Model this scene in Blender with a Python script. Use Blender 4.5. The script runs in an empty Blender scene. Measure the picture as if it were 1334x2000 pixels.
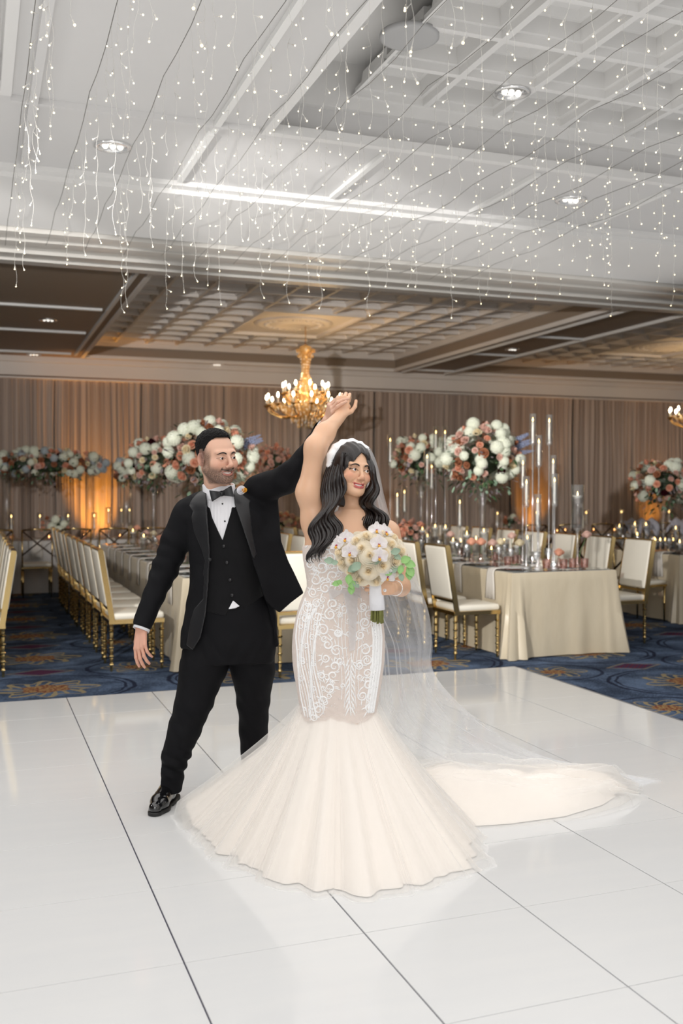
import bpy, bmesh, math, random
import numpy as np
from mathutils import Vector, Matrix, Euler
random.seed(7); np.random.seed(7)
C = bpy.context.scene.collection
PI = math.pi

# ---------------- camera, world, lights, exposure ----------------
CAM_H = 1.49
PSI = math.radians(20.25); TH = math.radians(1.27); FPX = 1944.0
RV = np.array([math.cos(PSI), -math.sin(PSI), 0.0])
FV = np.array([math.sin(PSI)*math.cos(TH), math.cos(PSI)*math.cos(TH), -math.sin(TH)])
UV = np.cross(RV, FV)
cam = bpy.data.cameras.new('camera'); camo = bpy.data.objects.new('camera', cam); C.objects.link(camo)
camo.location = (0, 0, CAM_H)
camo.rotation_euler = (PI/2-TH, 0, -PSI)
cam.sensor_fit = 'VERTICAL'; cam.sensor_height = 36.0; cam.lens = 36.0*FPX/2000
cam.clip_end = 100
cam.dof.use_dof = True; cam.dof.focus_distance = 4.35; cam.dof.aperture_fstop = 2.6
sc = bpy.context.scene
sc.camera = camo

w = bpy.data.worlds.new('world'); sc.world = w; w.use_nodes = True
bg = w.node_tree.nodes['Background']; bg.inputs[0].default_value = (1.0, 0.975, 0.95, 1); bg.inputs[1].default_value = 0.70

def lamp(name, kind, loc, energy, color=(1, 1, 1), target=None, **kw):
    l = bpy.data.lights.new(name, kind); l.energy = energy; l.color = color
    for k, v in kw.items(): setattr(l, k, v)
    o = bpy.data.objects.new(name, l); C.objects.link(o); o.location = loc
    if target is not None:
        o.rotation_euler = (Vector(target)-Vector(loc)).to_track_quat('-Z', 'Y').to_euler()
    return o
# photographer's strobes: a key from the left, a bounced fill behind the camera, a bare flash that throws shadows on the back wall
lamp('key_light', 'AREA', (-2.8, 5.2, 2.5), 22, (1, .985, .97), (1.6, 4.2, 1.0), shape='DISK', size=0.7)
lamp('fill_light', 'AREA', (-1.6, -3.6, 2.7), 105, (1, .985, .97), (1.4, 4.4, 1.2), shape='RECTANGLE', size=2.2, size_y=1.6)
# two broad fills added at fairy light height to brighten ceiling and dance floor
lamp('ceiling_fill', 'AREA', (2.4, 4.3, 3.42), 142, (1, .985, .965), (2.4, 4.3, 9), shape='RECTANGLE', size=9.6, size_y=10.6)
lamp('floor_fill', 'AREA', (1.7, 3.4, 3.40), 190, (1, .985, .97), (1.7, 3.4, 0), shape='RECTANGLE', size=7.5, size_y=8.0)
lamp('bare_flash', 'SPOT', (-1.5, 3.2, 2.55), 1500, (1, .97, .94), (2.6, 17.0, 2.95), spot_size=.46, spot_blend=.35, shadow_soft_size=.05)
lamp('bare_flash', 'SPOT', (-1.4, 3.2, 2.55), 1900, (1, .97, .94), (9.4, 15.5, 3.0), spot_size=.54, spot_blend=.35, shadow_soft_size=.05)
lamp('table_flash', 'SPOT', (-1.4, 3.2, 2.55), 1500, (1, .98, .95), (6.0, 10.2, .75), spot_size=.48, spot_blend=.5, shadow_soft_size=.06)
lamp('table_flash', 'SPOT', (-1.4, 3.2, 2.55), 850, (1, .98, .95), (1.9, 11.0, .9), spot_size=.46, spot_blend=.5, shadow_soft_size=.06)
vs = sc.view_settings; vs.view_transform = 'Standard'; vs.look = 'None'; vs.gamma = 1; vs.use_curve_mapping = False; vs.exposure = 0.0

# ---------------- material helpers ----------------
class X:                       # tiny expression layer over shader math nodes
    nt = None
    def __init__(s, sock): s.s = sock
    @staticmethod
    def op(o, *a, clamp=False):
        n = X.nt.nodes.new('ShaderNodeMath'); n.operation = o; n.use_clamp = clamp
        for i, v in enumerate(a):
            if isinstance(v, X): X.nt.links.new(v.s, n.inputs[i])
            else: n.inputs[i].default_value = v
        return X(n.outputs[0])
    def __add__(a, b): return X.op('ADD', a, b)
    __radd__ = __add__
    def __sub__(a, b): return X.op('SUBTRACT', a, b)
    def __rsub__(a, b): return X.op('SUBTRACT', b, a)
    def __mul__(a, b): return X.op('MULTIPLY', a, b)
    __rmul__ = __mul__
    def __truediv__(a, b): return X.op('DIVIDE', a, b)
    def lt(a, b): return X.op('LESS_THAN', a, b)
    def gt(a, b): return X.op('GREATER_THAN', a, b)
def xsmooth(v, lo, hi):
    n = X.nt.nodes.new('ShaderNodeMapRange'); n.interpolation_type = 'SMOOTHSTEP'
    X.nt.links.new(v.s, n.inputs[0]); n.inputs[1].default_value = lo; n.inputs[2].default_value = hi
    return X(n.outputs[0])
def srgb(r, g, b):
    f = lambda c: ((c/255+.055)/1.055)**2.4 if c/255 > .04045 else c/255/12.92
    return (f(r), f(g), f(b), 1)
def xmix(f, a, b):             # colour mix
    n = X.nt.nodes.new('ShaderNodeMix'); n.data_type = 'RGBA'
    if isinstance(f, X): X.nt.links.new(f.s, n.inputs[0])
    else: n.inputs[0].default_value = f
    for i, v in ((6, a), (7, b)):
        if isinstance(v, X): X.nt.links.new(v.s, n.inputs[i])
        else: n.inputs[i].default_value = v
    return X(n.outputs[2])
def coords(kind='Object'):
    t = X.nt.nodes.new('ShaderNodeTexCoord'); sp = X.nt.nodes.new('ShaderNodeSeparateXYZ')
    X.nt.links.new(t.outputs[kind], sp.inputs[0])
    return t.outputs[kind], X(sp.outputs[0]), X(sp.outputs[1]), X(sp.outputs[2])
def xnoise(vec, scale, detail=3, rough=.5, scl=None):
    if scl:
        m = X.nt.nodes.new('ShaderNodeMapping'); m.inputs['Scale'].default_value = scl; X.nt.links.new(vec, m.inputs[0]); vec = m.outputs[0]
    n = X.nt.nodes.new('ShaderNodeTexNoise'); n.inputs['Scale'].default_value = scale; n.inputs['Detail'].default_value = detail; n.inputs['Roughness'].default_value = rough
    X.nt.links.new(vec, n.inputs[0]); return X(n.outputs[0])
MATS = {}
def mat(name, col=(.8, .8, .8, 1), rough=.5, metal=0, bump=0, bscale=50, bdetail=3, bscl=None, var=0, vscale=5, emit=None, estr=0, sheen=0, coat=0, spec=None, sss=0, sub=None, trans=0, ior=None, colfn=None, heightfn=None, bdist=.01):
    if name in MATS: return MATS[name]
    m = bpy.data.materials.new(name); m.use_nodes = True; nt = m.node_tree; X.nt = nt
    b = nt.nodes['Principled BSDF']
    b.inputs['Base Color'].default_value = col; b.inputs['Roughness'].default_value = rough; b.inputs['Metallic'].default_value = metal
    if sheen: b.inputs['Sheen Weight'].default_value = sheen; b.inputs['Sheen Roughness'].default_value = .4
    if coat: b.inputs['Coat Weight'].default_value = coat; b.inputs['Coat Roughness'].default_value = .08
    if spec is not None: b.inputs['Specular IOR Level'].default_value = spec
    if sss: b.inputs['Subsurface Weight'].default_value = sss; b.inputs['Subsurface Radius'].default_value = sub or (.02, .008, .004); b.inputs['Subsurface Scale'].default_value = .35
    if trans: b.inputs['Transmission Weight'].default_value = trans
    if ior: b.inputs['IOR'].default_value = ior
    if emit: b.inputs['Emission Color'].default_value = emit; b.inputs['Emission Strength'].default_value = estr
    if colfn: nt.links.new(colfn().s, b.inputs['Base Color'])
    elif var:
        v, x, y, z = coords()
        f = xnoise(v, vscale, 4)
        c2 = tuple(max(0, c*(1-var)) for c in col[:3])+(1,); c1 = tuple(min(1, c*(1+var*.6)) for c in col[:3])+(1,)
        nt.links.new(xmix(f, c1, c2).s, b.inputs['Base Color'])
    if bump or heightfn:
        bp = nt.nodes.new('ShaderNodeBump'); bp.inputs['Strength'].default_value = bump or .5; bp.inputs['Distance'].default_value = bdist
        h = heightfn() if heightfn else xnoise(coords()[0], bscale, bdetail, .5, bscl)
        nt.links.new(h.s, bp.inputs['Height']); nt.links.new(bp.outputs[0], b.inputs['Normal'])
    MATS[name] = m; return m
def thin_glass(name, tint=(1, 1, 1, 1), base=.06, edge=.75, rough=.02, tcol=None):
    m = bpy.data.materials.new(name); m.use_nodes = True; nt = m.node_tree; nt.nodes.clear()
    out = nt.nodes.new('ShaderNodeOutputMaterial'); mx = nt.nodes.new('ShaderNodeMixShader'); tr = nt.nodes.new('ShaderNodeBsdfTransparent'); gl = nt.nodes.new('ShaderNodeBsdfGlossy')
    lw = nt.nodes.new('ShaderNodeLayerWeight'); lw.inputs[0].default_value = .35
    mr = nt.nodes.new('ShaderNodeMapRange'); mr.inputs[3].default_value = base; mr.inputs[4].default_value = edge
    pw = nt.nodes.new('ShaderNodeMath'); pw.operation = 'POWER'; pw.inputs[1].default_value = 2.0
    nt.links.new(lw.outputs['Facing'], pw.inputs[0]); nt.links.new(pw.outputs[0], mr.inputs[0]); nt.links.new(mr.outputs[0], mx.inputs[0])
    tr.inputs[0].default_value = tcol or (.985, .99, .99, 1); gl.inputs[0].default_value = tint; gl.inputs['Roughness'].default_value = rough
    nt.links.new(tr.outputs[0], mx.inputs[1]); nt.links.new(gl.outputs[0], mx.inputs[2]); nt.links.new(mx.outputs[0], out.inputs[0])
    MATS[name] = m; return m
def sheer(name, col, opac, edge_opac, noise=0, nscale=8, nscl=(1, 1, 1)):
    """net cloth: part diffuse/translucent thread, part see-through, denser where it turns edge-on"""
    m = bpy.data.materials.new(name); m.use_nodes = True; nt = m.node_tree; nt.nodes.clear(); X.nt = nt
    out = nt.nodes.new('ShaderNodeOutputMaterial'); mx = nt.nodes.new('ShaderNodeMixShader'); tr = nt.nodes.new('ShaderNodeBsdfTransparent')
    df = nt.nodes.new('ShaderNodeBsdfDiffuse'); tl = nt.nodes.new('ShaderNodeBsdfTranslucent'); m2 = nt.nodes.new('ShaderNodeMixShader'); m2.inputs[0].default_value = .4
    df.inputs[0].default_value = col; tl.inputs[0].default_value = col
    nt.links.new(df.outputs[0], m2.inputs[1]); nt.links.new(tl.outputs[0], m2.inputs[2])
    lw = nt.nodes.new('ShaderNodeLayerWeight'); lw.inputs[0].default_value = .5
    f = X.op('POWER', X(lw.outputs['Facing']), 2.0)
    a = f*(edge_opac-opac)+opac
    if noise:
        n = xnoise(coords()[0], nscale, 3, .5, nscl)
        a = X.op('MULTIPLY', a, (n-.5)*noise*2+1.0, clamp=True)
    nt.links.new(a.s, mx.inputs[0]); nt.links.new(tr.outputs[0], mx.inputs[1]); nt.links.new(m2.outputs[0], mx.inputs[2]); nt.links.new(mx.outputs[0], out.inputs[0])
    MATS[name] = m; return m

# ---------------- mesh helpers ----------------
class MB:
    def __init__(s): s.v = []; s.f = []; s.m = []
    def add(s, vs, fs, mi=0):
        o = len(s.v); s.v.extend([tuple(map(float, p)) for p in vs]); s.f.extend([tuple(int(i)+o for i in f) for f in fs]); s.m.extend([mi]*len(fs)); return s
    def box(s, x0, x1, y0, y1, z0, z1, mi=0, M=None):
        vs = [(x, y, z) for x in (x0, x1) for y in (y0, y1) for z in (z0, z1)]
        if M is not None: vs = [tuple(M @ Vector(p)) for p in vs]
        return s.add(vs, [(0, 1, 3, 2), (4, 6, 7, 5), (0, 4, 5, 1), (2, 3, 7, 6), (0, 2, 6, 4), (1, 5, 7, 3)], mi)
    def lathe(s, prof, n=16, c=(0, 0, 0), mi=0, M=None, cap=True):
        vs = []; fs = []
        for r, z in prof:
            for k in range(n):
                a = 2*PI*k/n; vs.append((r*math.cos(a), r*math.sin(a), z))
        for i in range(len(prof)-1):
            for k in range(n):
                k2 = (k+1) % n; fs.append((i*n+k, i*n+k2, (i+1)*n+k2, (i+1)*n+k))
        if cap:
            if prof[0][0] > 1e-4: fs.append(tuple(range(n-1, -1, -1)))
            if prof[-1][0] > 1e-4: fs.append(tuple((len(prof)-1)*n+k for k in range(n)))
        if M is not None: vs = [tuple(M @ Vector(p)) for p in vs]
        vs = [(p[0]+c[0], p[1]+c[1], p[2]+c[2]) for p in vs]
        return s.add(vs, fs, mi)
    def tube(s, pts, r, n=8, mi=0, cap=True, flat=1.0, upv=None):
        P = np.array(pts, float); N = len(P)
        rs = np.full(N, r) if np.isscalar(r) else np.array(r, float)
        T = np.gradient(P, axis=0); T /= np.linalg.norm(T, axis=1)[:, None]+1e-12
        up = np.array(upv if upv is not None else (0, 0, 1.0)); 
        if abs(T[0]@up) > .95: up = np.array([1.0, 0, 0])
        U = up-T[0]*(T[0]@up); U /= np.linalg.norm(U); vs = []
        for i in range(N):
            U = U-T[i]*(T[i]@U); U /= np.linalg.norm(U)+1e-12; W = np.cross(T[i], U)
            for k in range(n):
                a = 2*PI*k/n; vs.append(P[i]+rs[i]*(math.cos(a)*U*flat+math.sin(a)*W))
        fs = []
        for i in range(N-1):
            for k in range(n):
                k2 = (k+1) % n; fs.append((i*n+k, i*n+k2, (i+1)*n+k2, (i+1)*n+k))
        if cap: fs.append(tuple(range(n-1, -1, -1))); fs.append(tuple((N-1)*n+k for k in range(n)))
        return s.add(vs, fs, mi)
    def ball(s, c, r, nu=10, nv=6, mi=0, M=None):
        r = (r, r, r) if np.isscalar(r) else r; vs = [(0, 0, -1)]; fs = []
        for j in range(1, nv):
            t = PI*j/nv-PI/2
            for i in range(nu): vs.append((math.cos(t)*math.cos(2*PI*i/nu), math.cos(t)*math.sin(2*PI*i/nu), math.sin(t)))
        vs.append((0, 0, 1)); L = len(vs)-1
        for i in range(nu):
            i2 = (i+1) % nu; fs.append((0, 1+i2, 1+i)); fs.append((L, 1+(nv-2)*nu+i, 1+(nv-2)*nu+i2))
            for j in range(nv-2): a = 1+j*nu; fs.append((a+i, a+i2, a+nu+i2, a+nu+i))
        vs = [Vector((p[0]*r[0], p[1]*r[1], p[2]*r[2])) for p in vs]
        if M is not None: vs = [M @ p for p in vs]
        return s.add([(p[0]+c[0], p[1]+c[1], p[2]+c[2]) for p in vs], fs, mi)
    def grid(s, P, mi=0, closeu=False, flip=False):
        P = np.array(P, float); nv, nu = P.shape[:2]; fs = []
        for j in range(nv-1):
            for i in range(nu if closeu else nu-1):
                i2 = (i+1) % nu; q = (j*nu+i, j*nu+i2, (j+1)*nu+i2, (j+1)*nu+i); fs.append(q[::-1] if flip else q)
        return s.add(P.reshape(-1, 3), fs, mi)
    def mesh(s, name, mats, smooth=True):
        me = bpy.data.meshes.new(name); me.from_pydata(s.v, [], s.f)
        for m in (mats if isinstance(mats, (list, tuple)) else [mats]): me.materials.append(m)
        if max(s.m, default=0): me.polygons.foreach_set('material_index', s.m)
        if smooth is True: me.shade_smooth()
        elif smooth:
            me.shade_smooth(); me.set_sharp_from_angle(angle=math.radians(smooth))
        return me
    def build(s, name, mats, parent=None, smooth=True, loc=None, **tags):
        return obj(name, s.mesh(name, mats, smooth), parent, loc, **tags)
def obj(name, me, parent=None, loc=None, rot=None, **tags):
    o = bpy.data.objects.new(name, me); C.objects.link(o); o.parent = parent
    if loc is not None: o.location = loc
    if rot is not None: o.rotation_euler = rot
    for k, v in tags.items(): o[k] = v
    return o
def thing(name, label, category, loc=(0, 0, 0), rz=0, group=None):
    o = bpy.data.objects.new(name, None); C.objects.link(o); o.empty_display_size = .1; o.location = loc; o.rotation_euler = (0, 0, rz)
    o['label'] = label; o['category'] = category
    if group: o['group'] = group
    return o
def tag(o, label, category, group=None):
    o['label'] = label; o['category'] = category
    if group: o['group'] = group
    return o
KIDS = {}
def dup(root, loc, rz=0, label=None, group=None, scale=None):
    def kids(o):
        if o.name not in KIDS: KIDS[o.name] = list(o.children)
        return KIDS[o.name]
    def cp(o, par):
        c = o.copy(); C.objects.link(c)
        if par is not None: c.parent = par
        for ch in kids(o): cp(ch, c)
        return c
    r = cp(root, None); r.location = loc; r.rotation_euler = (0, 0, rz)
    if scale: r.scale = scale if hasattr(scale, '__len__') else (scale,)*3
    if label: r['label'] = label
    if group: r['group'] = group
    return r
def px(u, v, D):
    return np.array([0, 0, CAM_H])+(FV+RV*(u-667)/FPX-UV*(v-1000)/FPX)*D
def bevel_box(x0, x1, y0, y1, z0, z1, r, seg=2, M=None, mb=None, mi=0):
    bm = bmesh.new(); bmesh.ops.create_cube(bm, size=1)
    for v in bm.verts: v.co = Vector(((x0+x1)/2+v.co.x*(x1-x0), (y0+y1)/2+v.co.y*(y1-y0), (z0+z1)/2+v.co.z*(z1-z0)))
    bmesh.ops.bevel(bm, geom=list(bm.edges), offset=r, segments=seg, profile=.5, affect='EDGES')
    mb = mb or MB(); vs = [tuple(M @ v.co) if M else tuple(v.co) for v in bm.verts]; bm.verts.index_update()
    mb.add(vs, [[v.index for v in f.verts] for f in bm.faces], mi); bm.free(); return mb
def smoothstep(x, a, b):
    t = np.clip((x-a)/(b-a), 0, 1); return t*t*(3-2*t)
# ---------------- room ----------------
CZ = -0.022                      # carpet level; the dance floor top is z = 0
WY = 18.3                        # back wall
ZS = 3.8; ZR = 4.08              # soffit and recess heights
def carpet_col():
    v, x, y, z = coords()
    n1 = xnoise(v, 3, 3); n2 = xnoise(v, 60, 2, .6, (1, 3, 1)); nb = xnoise(v, 9, 3)
    base = xmix(xsmooth(n1*.5+n2*.5, .38, .66), srgb(46, 56, 74), srgb(104, 122, 150))
    base = xmix(xsmooth(xnoise(v, 5, 4, .7, (.5, 4, 1)), .52, .7)*.55, base, srgb(30, 38, 58))
    def lattice(ox, oy, px_, py_):
        fx = X.op('WRAP', x-ox, px_/2, -px_/2); fy = X.op('WRAP', y-oy, py_/2, -py_/2)
        r = X.op('SQRT', fx*fx+fy*fy*1.5); th = X.op('ARCTAN2', fy, fx); return r, th, fx, fy
    def ring(r, rad, wd): return 1-xsmooth(X.op('ABSOLUTE', r-rad), wd*.5, wd)
    r, th, fx, fy = lattice(.5, 7.85, 1.6, 1.45)
    rw = r+(nb-.5)*.05
    c = xmix(X.op('MAXIMUM', ring(rw, .66, .022), ring(rw, .60, .014))*.85, base, srgb(22, 25, 45))
    pet = X.op('COSINE', th*8.0)*.06+.36
    gold = xsmooth(pet-r, 0, .02)
    vein = xsmooth(X.op('COSINE', th*16.0+r*26.0+nb*4.0), .25, .5)
    c = xmix(gold*X.op('MAXIMUM', vein, ring(pet-r, .02, .018))*.85, c, srgb(156, 140, 104))
    core = 1-xsmooth(r+X.op('COSINE', th*6.0)*.02, .17, .19)
    c = xmix(core, c, xmix(xsmooth(xnoise(v, 38, 2), .45, .55), srgb(112, 64, 52), srgb(156, 124, 84)))
    r2, th2, fx2, fy2 = lattice(1.3, 8.57, 1.6, 1.45)
    pet2 = X.op('COSINE', th2*6.0+1.0)*.05+.27
    c = xmix(ring(r2+(nb-.5)*.04, .42, .022)*.8, c, srgb(24, 28, 48))
    g2 = xsmooth(pet2-r2, 0, .02)*X.op('MAXIMUM', xsmooth(X.op('COSINE', th2*12.0+r2*34.0+nb*4.0), .2, .5), ring(pet2-r2, .018, .015))
    c = xmix(g2*.85, c, srgb(158, 142, 106))
    c = xmix((1-xsmooth(r2, .10, .12)), c, xmix(xsmooth(xnoise(v, 45, 2), .45, .55), srgb(118, 56, 50), srgb(160, 134, 90)))
    r3, th3, fx3, fy3 = lattice(.5, 8.57, 1.6, 1.45)
    dm = X.op('ABSOLUTE', fx3)/.24+X.op('ABSOLUTE', fy3)/.13
    c = xmix((1-xsmooth(dm, .85, .95)), c, xmix(xsmooth(X.op('COSINE', fx3*120.0)*X.op('COSINE', fy3*120.0), -.1, .2), srgb(96, 40, 58), srgb(60, 50, 80)))
    c = xmix(ring(dm, 1.12, .1)*.7, c, srgb(150, 130, 100))
    return c
M_carpet = mat('carpet', rough=.95, colfn=carpet_col, bump=.5, bscale=300, spec=.1)
M_ceil = mat('ceiling_paint', srgb(216, 215, 213), .6, var=.03, vscale=2, bump=.05, bscale=120)
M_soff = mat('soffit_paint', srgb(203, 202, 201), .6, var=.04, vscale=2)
M_soffb = mat('soffit_paint_dimmed', srgb(150, 134, 118), .6, var=.04, vscale=2)  # whitish soffit paint with the back room's dim warm light put into its colour
M_cof = mat('coffer_paint', srgb(226, 220, 214), .6, var=.04, vscale=3)
M_trim = mat('bright_trim', srgb(222, 222, 220), .4)
M_rail = mat('rail_metal', srgb(205, 202, 196), .35, metal=.2)
M_gap = mat('track_groove', srgb(82, 80, 76), .5, metal=.3)
M_wall = mat('wall_paint', srgb(170, 160, 150), .7)
M_chrome = mat('chrome', (.8, .8, .8, 1), .12, metal=1)
def slab(name, x0, x1, y0, y1, z0, z1, m, parent=None, **t):
    return MB().box(x0, x1, y0, y1, z0, z1).build(name, m, parent, smooth=False, **t)
slab('floor', -7, 19, -4, WY+.1, CZ-.1, CZ, M_carpet, kind='structure')
slab('wall_back', -7, 19, WY, WY+.2, CZ, 4.6, M_wall, kind='structure')
slab('wall_left', -7.2, -7, -4, WY+.2, CZ, 4.6, M_wall, kind='structure')
slab('wall_right', 19, 19.2, -4, WY+.2, CZ, 4.6, M_wall, kind='structure')
# ceiling: soffits with recesses
R1 = (1.75, 7.7, 10.45, 17.85); R2 = (8.85, 14.8, 10.45, 17.85); RF = (1.75, 9.4, -2.0, 6.25); RL = (-6.0, .22, -2.0, 6.15)
ceil = bpy.data.objects.new('ceiling', None); C.objects.link(ceil); ceil['kind'] = 'structure'
def soffit(x0, x1, y0, y1, m=M_soff, nm='soffit'): slab(nm, x0, x1, y0, y1, ZS, ZS+.5, m, ceil)
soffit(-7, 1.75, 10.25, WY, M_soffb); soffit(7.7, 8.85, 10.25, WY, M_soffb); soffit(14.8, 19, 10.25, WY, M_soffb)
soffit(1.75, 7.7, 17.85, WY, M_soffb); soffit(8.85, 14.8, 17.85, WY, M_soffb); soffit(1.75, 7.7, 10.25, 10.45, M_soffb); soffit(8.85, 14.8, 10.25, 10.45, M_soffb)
soffit(-7, 19, 6.25, 10.25); soffit(.22, 1.75, -2, 6.25); soffit(9.4, 19, -2, 6.25); soffit(-7, -6, -2, 6.25); soffit(-6, .22, 6.15, 6.25)
for i, (x0, x1, y0, y1) in enumerate((R1, R2, RF, RL)):
    slab('recess_panel', x0-.05, x1+.05, y0-.05, y1+.05, ZR+.22, ZR+.3, M_cof if i < 2 else M_ceil, ceil)
    b = MB(); w_ = .06                      # stepped cornice round each recess
    for (a0, a1, c0, c1) in ((x0, x1, y0, y0+w_), (x0, x1, y1-w_, y1), (x0, x0+w_, y0+w_, y1-w_), (x1-w_, x1, y0+w_, y1-w_)):
        b.box(a0, a1, c0, c1, ZS-.02, ZS+.04); b.box(a0, a1, c0, c1, ZR-.08, ZR+.3)
    b.build('recess_cornice', M_cof if i < 2 else M_ceil, ceil, smooth=False)
# coffers: a sunk square pyramid with rib, one mesh shared by all cells of a recess
def coffer_mesh(px_, py_, m):
    b = MB(); hx, hy = px_/2, py_/2; rings = []
    prof = [(0, 0), (0, .0), (.022, 0), (.022, .05), (.05, .05), (.062, .15), (.09, .15), (.12, .19)]
    vs = []; fs = []
    for (d, h) in prof:
        vs += [(-hx+d, -hy+d, h), (hx-d, -hy+d, h), (hx-d, hy-d, h), (-hx+d, hy-d, h)]
    for i in range(1, len(prof)-1):
        for k in range(4): fs.append((i*4+k, i*4+(k+1) % 4, (i+1)*4+(k+1) % 4, (i+1)*4+k))
    e = (len(prof)-1)*4; fs.append((e, e+1, e+2, e+3))
    b.add(vs, fs); return b.mesh('coffer', m, smooth=False)
nc = 0
for (x0, x1, y0, y1), nx, ny, hole, m in ((R1, 11, 13, (4, 7, 6, 10), M_cof), (R2, 11, 13, (4, 7, 6, 10), M_cof), (RF, 14, 8, None, M_ceil)):
    ya = y0 if ny == 13 else y1-ny*.55; pxs = (x1-x0-.12)/nx; pys = (y1-.06-ya-.06)/ny; me = coffer_mesh(pxs, pys, m)
    for i in range(nx):
        for j in range(ny):
            if hole and hole[0] <= i < hole[1] and hole[2] <= j < hole[3]: continue
            if not hole and (i > 10 or (i < 1) or (j < 3)): continue
            obj('coffer', me, ceil, (x0+.06+pxs*(i+.5), ya+.06+pys*(j+.5), ZR+.0)); nc += 1
    if hole:
        hx0, hx1 = x0+.06+pxs*hole[0], x0+.06+pxs*hole[1]; hy0, hy1 = ya+.06+pys*hole[2], ya+.06+pys*hole[3]
        b = MB(); b.box(hx0, hx1, hy0, hy1, ZR+.03, ZR+.1)
        for (a0, a1, c0, c1) in ((hx0, hx1, hy0, hy0+.05), (hx0, hx1, hy1-.05, hy1), (hx0, hx0+.05, hy0+.05, hy1-.05), (hx1-.05, hx1, hy0+.05, hy1-.05)): b.box(a0, a1, c0, c1, ZR-.02, ZR+.05)
        b.build('medallion_panel', M_cof, ceil, smooth=False)
        c = ((hx0+hx1)/2, (hy0+hy1)/2)
        b = MB(); b.lathe([(.62, .03), (.6, .0), (.52, -.015), (.5, .0), (.34, -.005), (.3, -.025), (.22, -.03), (.18, -.01), (.05, -.015)], 40, (c[0], c[1], ZR+.005))
        for k in range(24):
            a = 2*PI*k/24; b.ball((c[0]+.43*math.cos(a), c[1]+.43*math.sin(a), ZR), (.05, .05, .02), 6, 4)
        b.build('ceiling_rose', M_cof, ceil)
        if x0 < 3: CH1 = c
        else: CH2 = c
# smooth bulkhead, airwall tracks
slab('bulkhead', -7, 19, 7.55, 8.95, ZS-.07, ZS+.01, M_ceil, ceil)
slab('bulkhead_step', -7, 19, 7.45, 7.55, ZS-.035, ZS+.01, M_ceil, ceil)
yy = 8.95
for k, (wd, dz, m) in enumerate(((.05, .0, M_gap), (.12, .09, M_rail), (.035, .02, M_gap), (.17, .07, M_rail), (.03, .02, M_gap), (.16, .085, M_rail), (.05, .02, M_gap), (.16, .07, M_rail), (.035, .01, M_gap), (.2, .10, M_rail), (.03, .01, M_gap), (.16, .12, M_rail))):
    slab('track_groove' if m is M_gap else 'track_rail', -7, 19, yy, yy+wd, ZS-dz-.01, ZS+.01, m, ceil); yy += wd
slab('bulkhead_edge', -7, 19, yy, 10.3, ZS-.1, ZS+.01, M_ceil, ceil)
b = MB()
# raised rectangular mouldings on the soffits
scount = [0]
def strip(x0, x1, y0, y1): scount[0] += 1; b.box(x0, x1, y0, y1, ZS-.028-.0007*scount[0] if x1-x0 < y1-y0 else ZS-.024-.0007*scount[0], ZS+.005)
for x in (1.45, 2.65, 3.87, 5.02, 6.2, 7.4): strip(x-.02, x+.02, 6.35, 7.4)
strip(1.43, 1.47, -2, 6.3)
for y in (13.0, 15.0, 17.35): strip(.3, 1.55, y, y+.07); strip(7.85, 8.75, y, y+.06); strip(-3, -.1, y, y+.07)
b.build('ceiling_moulding', M_trim, ceil, smooth=False); b = MB(); strip(.32, .37, -2, 7.4); strip(.22, 1.72, 6.17, 6.20); strip(.22, 1.72, 4.3, 4.33); b.build('ceiling_moulding', M_soff, ceil, smooth=False); b = MB()
strip(-7, 1.7, 10.4, 10.44); strip(1.6, 1.64, 10.4, 17.4); strip(7.8, 7.83, 10.4, 17.8); strip(8.72, 8.75, 10.4, 17.8)
b.build('ceiling_moulding', M_trim, ceil, smooth=False)
# cornice over the drapes
b = MB(); b.box(-7, 19, WY-.22, WY, 3.42, ZS+.01); b.box(-7, 19, WY-.3, WY, 3.7, ZS+.01); b.box(-7, 19, WY-.26, WY, 3.47, 3.52)
o = b.build('trim_1', M_cof, None, smooth=False); o['kind'] = 'structure'
# downlights
def downlight(x, y, z=ZS, lab=''):
    t = thing('downlight', lab, 'ceiling light', (x, y, z), 0)
    MB().lathe([(.12, .0), (.125, -.012), (.1, -.018), (.085, -.005), (.08, .02)], 24, cap=False).build('trim_ring', M_chrome, t)
    b = MB()
    for k in range(3): b.ball(((k-1)*.05, 0, -.004), .022, 8, 5)
    b.build('lamp', mat('downlight_lamp', (.9, .9, .88, 1), .1, emit=(1, .95, .85, 1), estr=1.2), t)
for x, y, z, l in ((.89, 6.85, ZS, 'round chrome downlight with three lamps in the grey soffit at upper left'), (4.47, 6.85, ZS, 'round chrome downlight between two white mouldings at right'), (3.3, 5.75, ZR, 'round chrome downlight among the coffers at upper right'), (.96, 14.1, ZS, 'small downlight in the dark soffit left of the coffers'), (.97, 17.75, ZS, 'tiny downlight on the dark soffit beside the drapes at far left'), (8.3, 14.4, ZS, 'small downlight on the beam between the two coffered recesses'), (4.2, 18.0, ZS, 'tiny downlight over the drapes left of the chandelier')):
    downlight(x, y, z, l)
t = thing('ceiling_speaker', 'round pale grey ceiling speaker grille at top centre', 'speaker', (2.35, 5.25, ZR), 0)
MB().lathe([(.17, .01), (.17, -.012), (.15, -.016), (.02, -.016), (.001, -.016)], 32).build('grille', mat('speaker_grille', srgb(170, 170, 170), .6), t)
t = thing('smoke_detector', 'round bronze ceiling fitting cut by the top edge of the photo', 'ceiling fitting', (2.2, 4.22, ZS+.2), 0)
MB().lathe([(.07, .0), (.075, -.04), (.055, -.075), (.02, -.08), (.001, -.08)], 24).build('housing', mat('bronze', srgb(150, 135, 115), .3, metal=.8), t)
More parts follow.
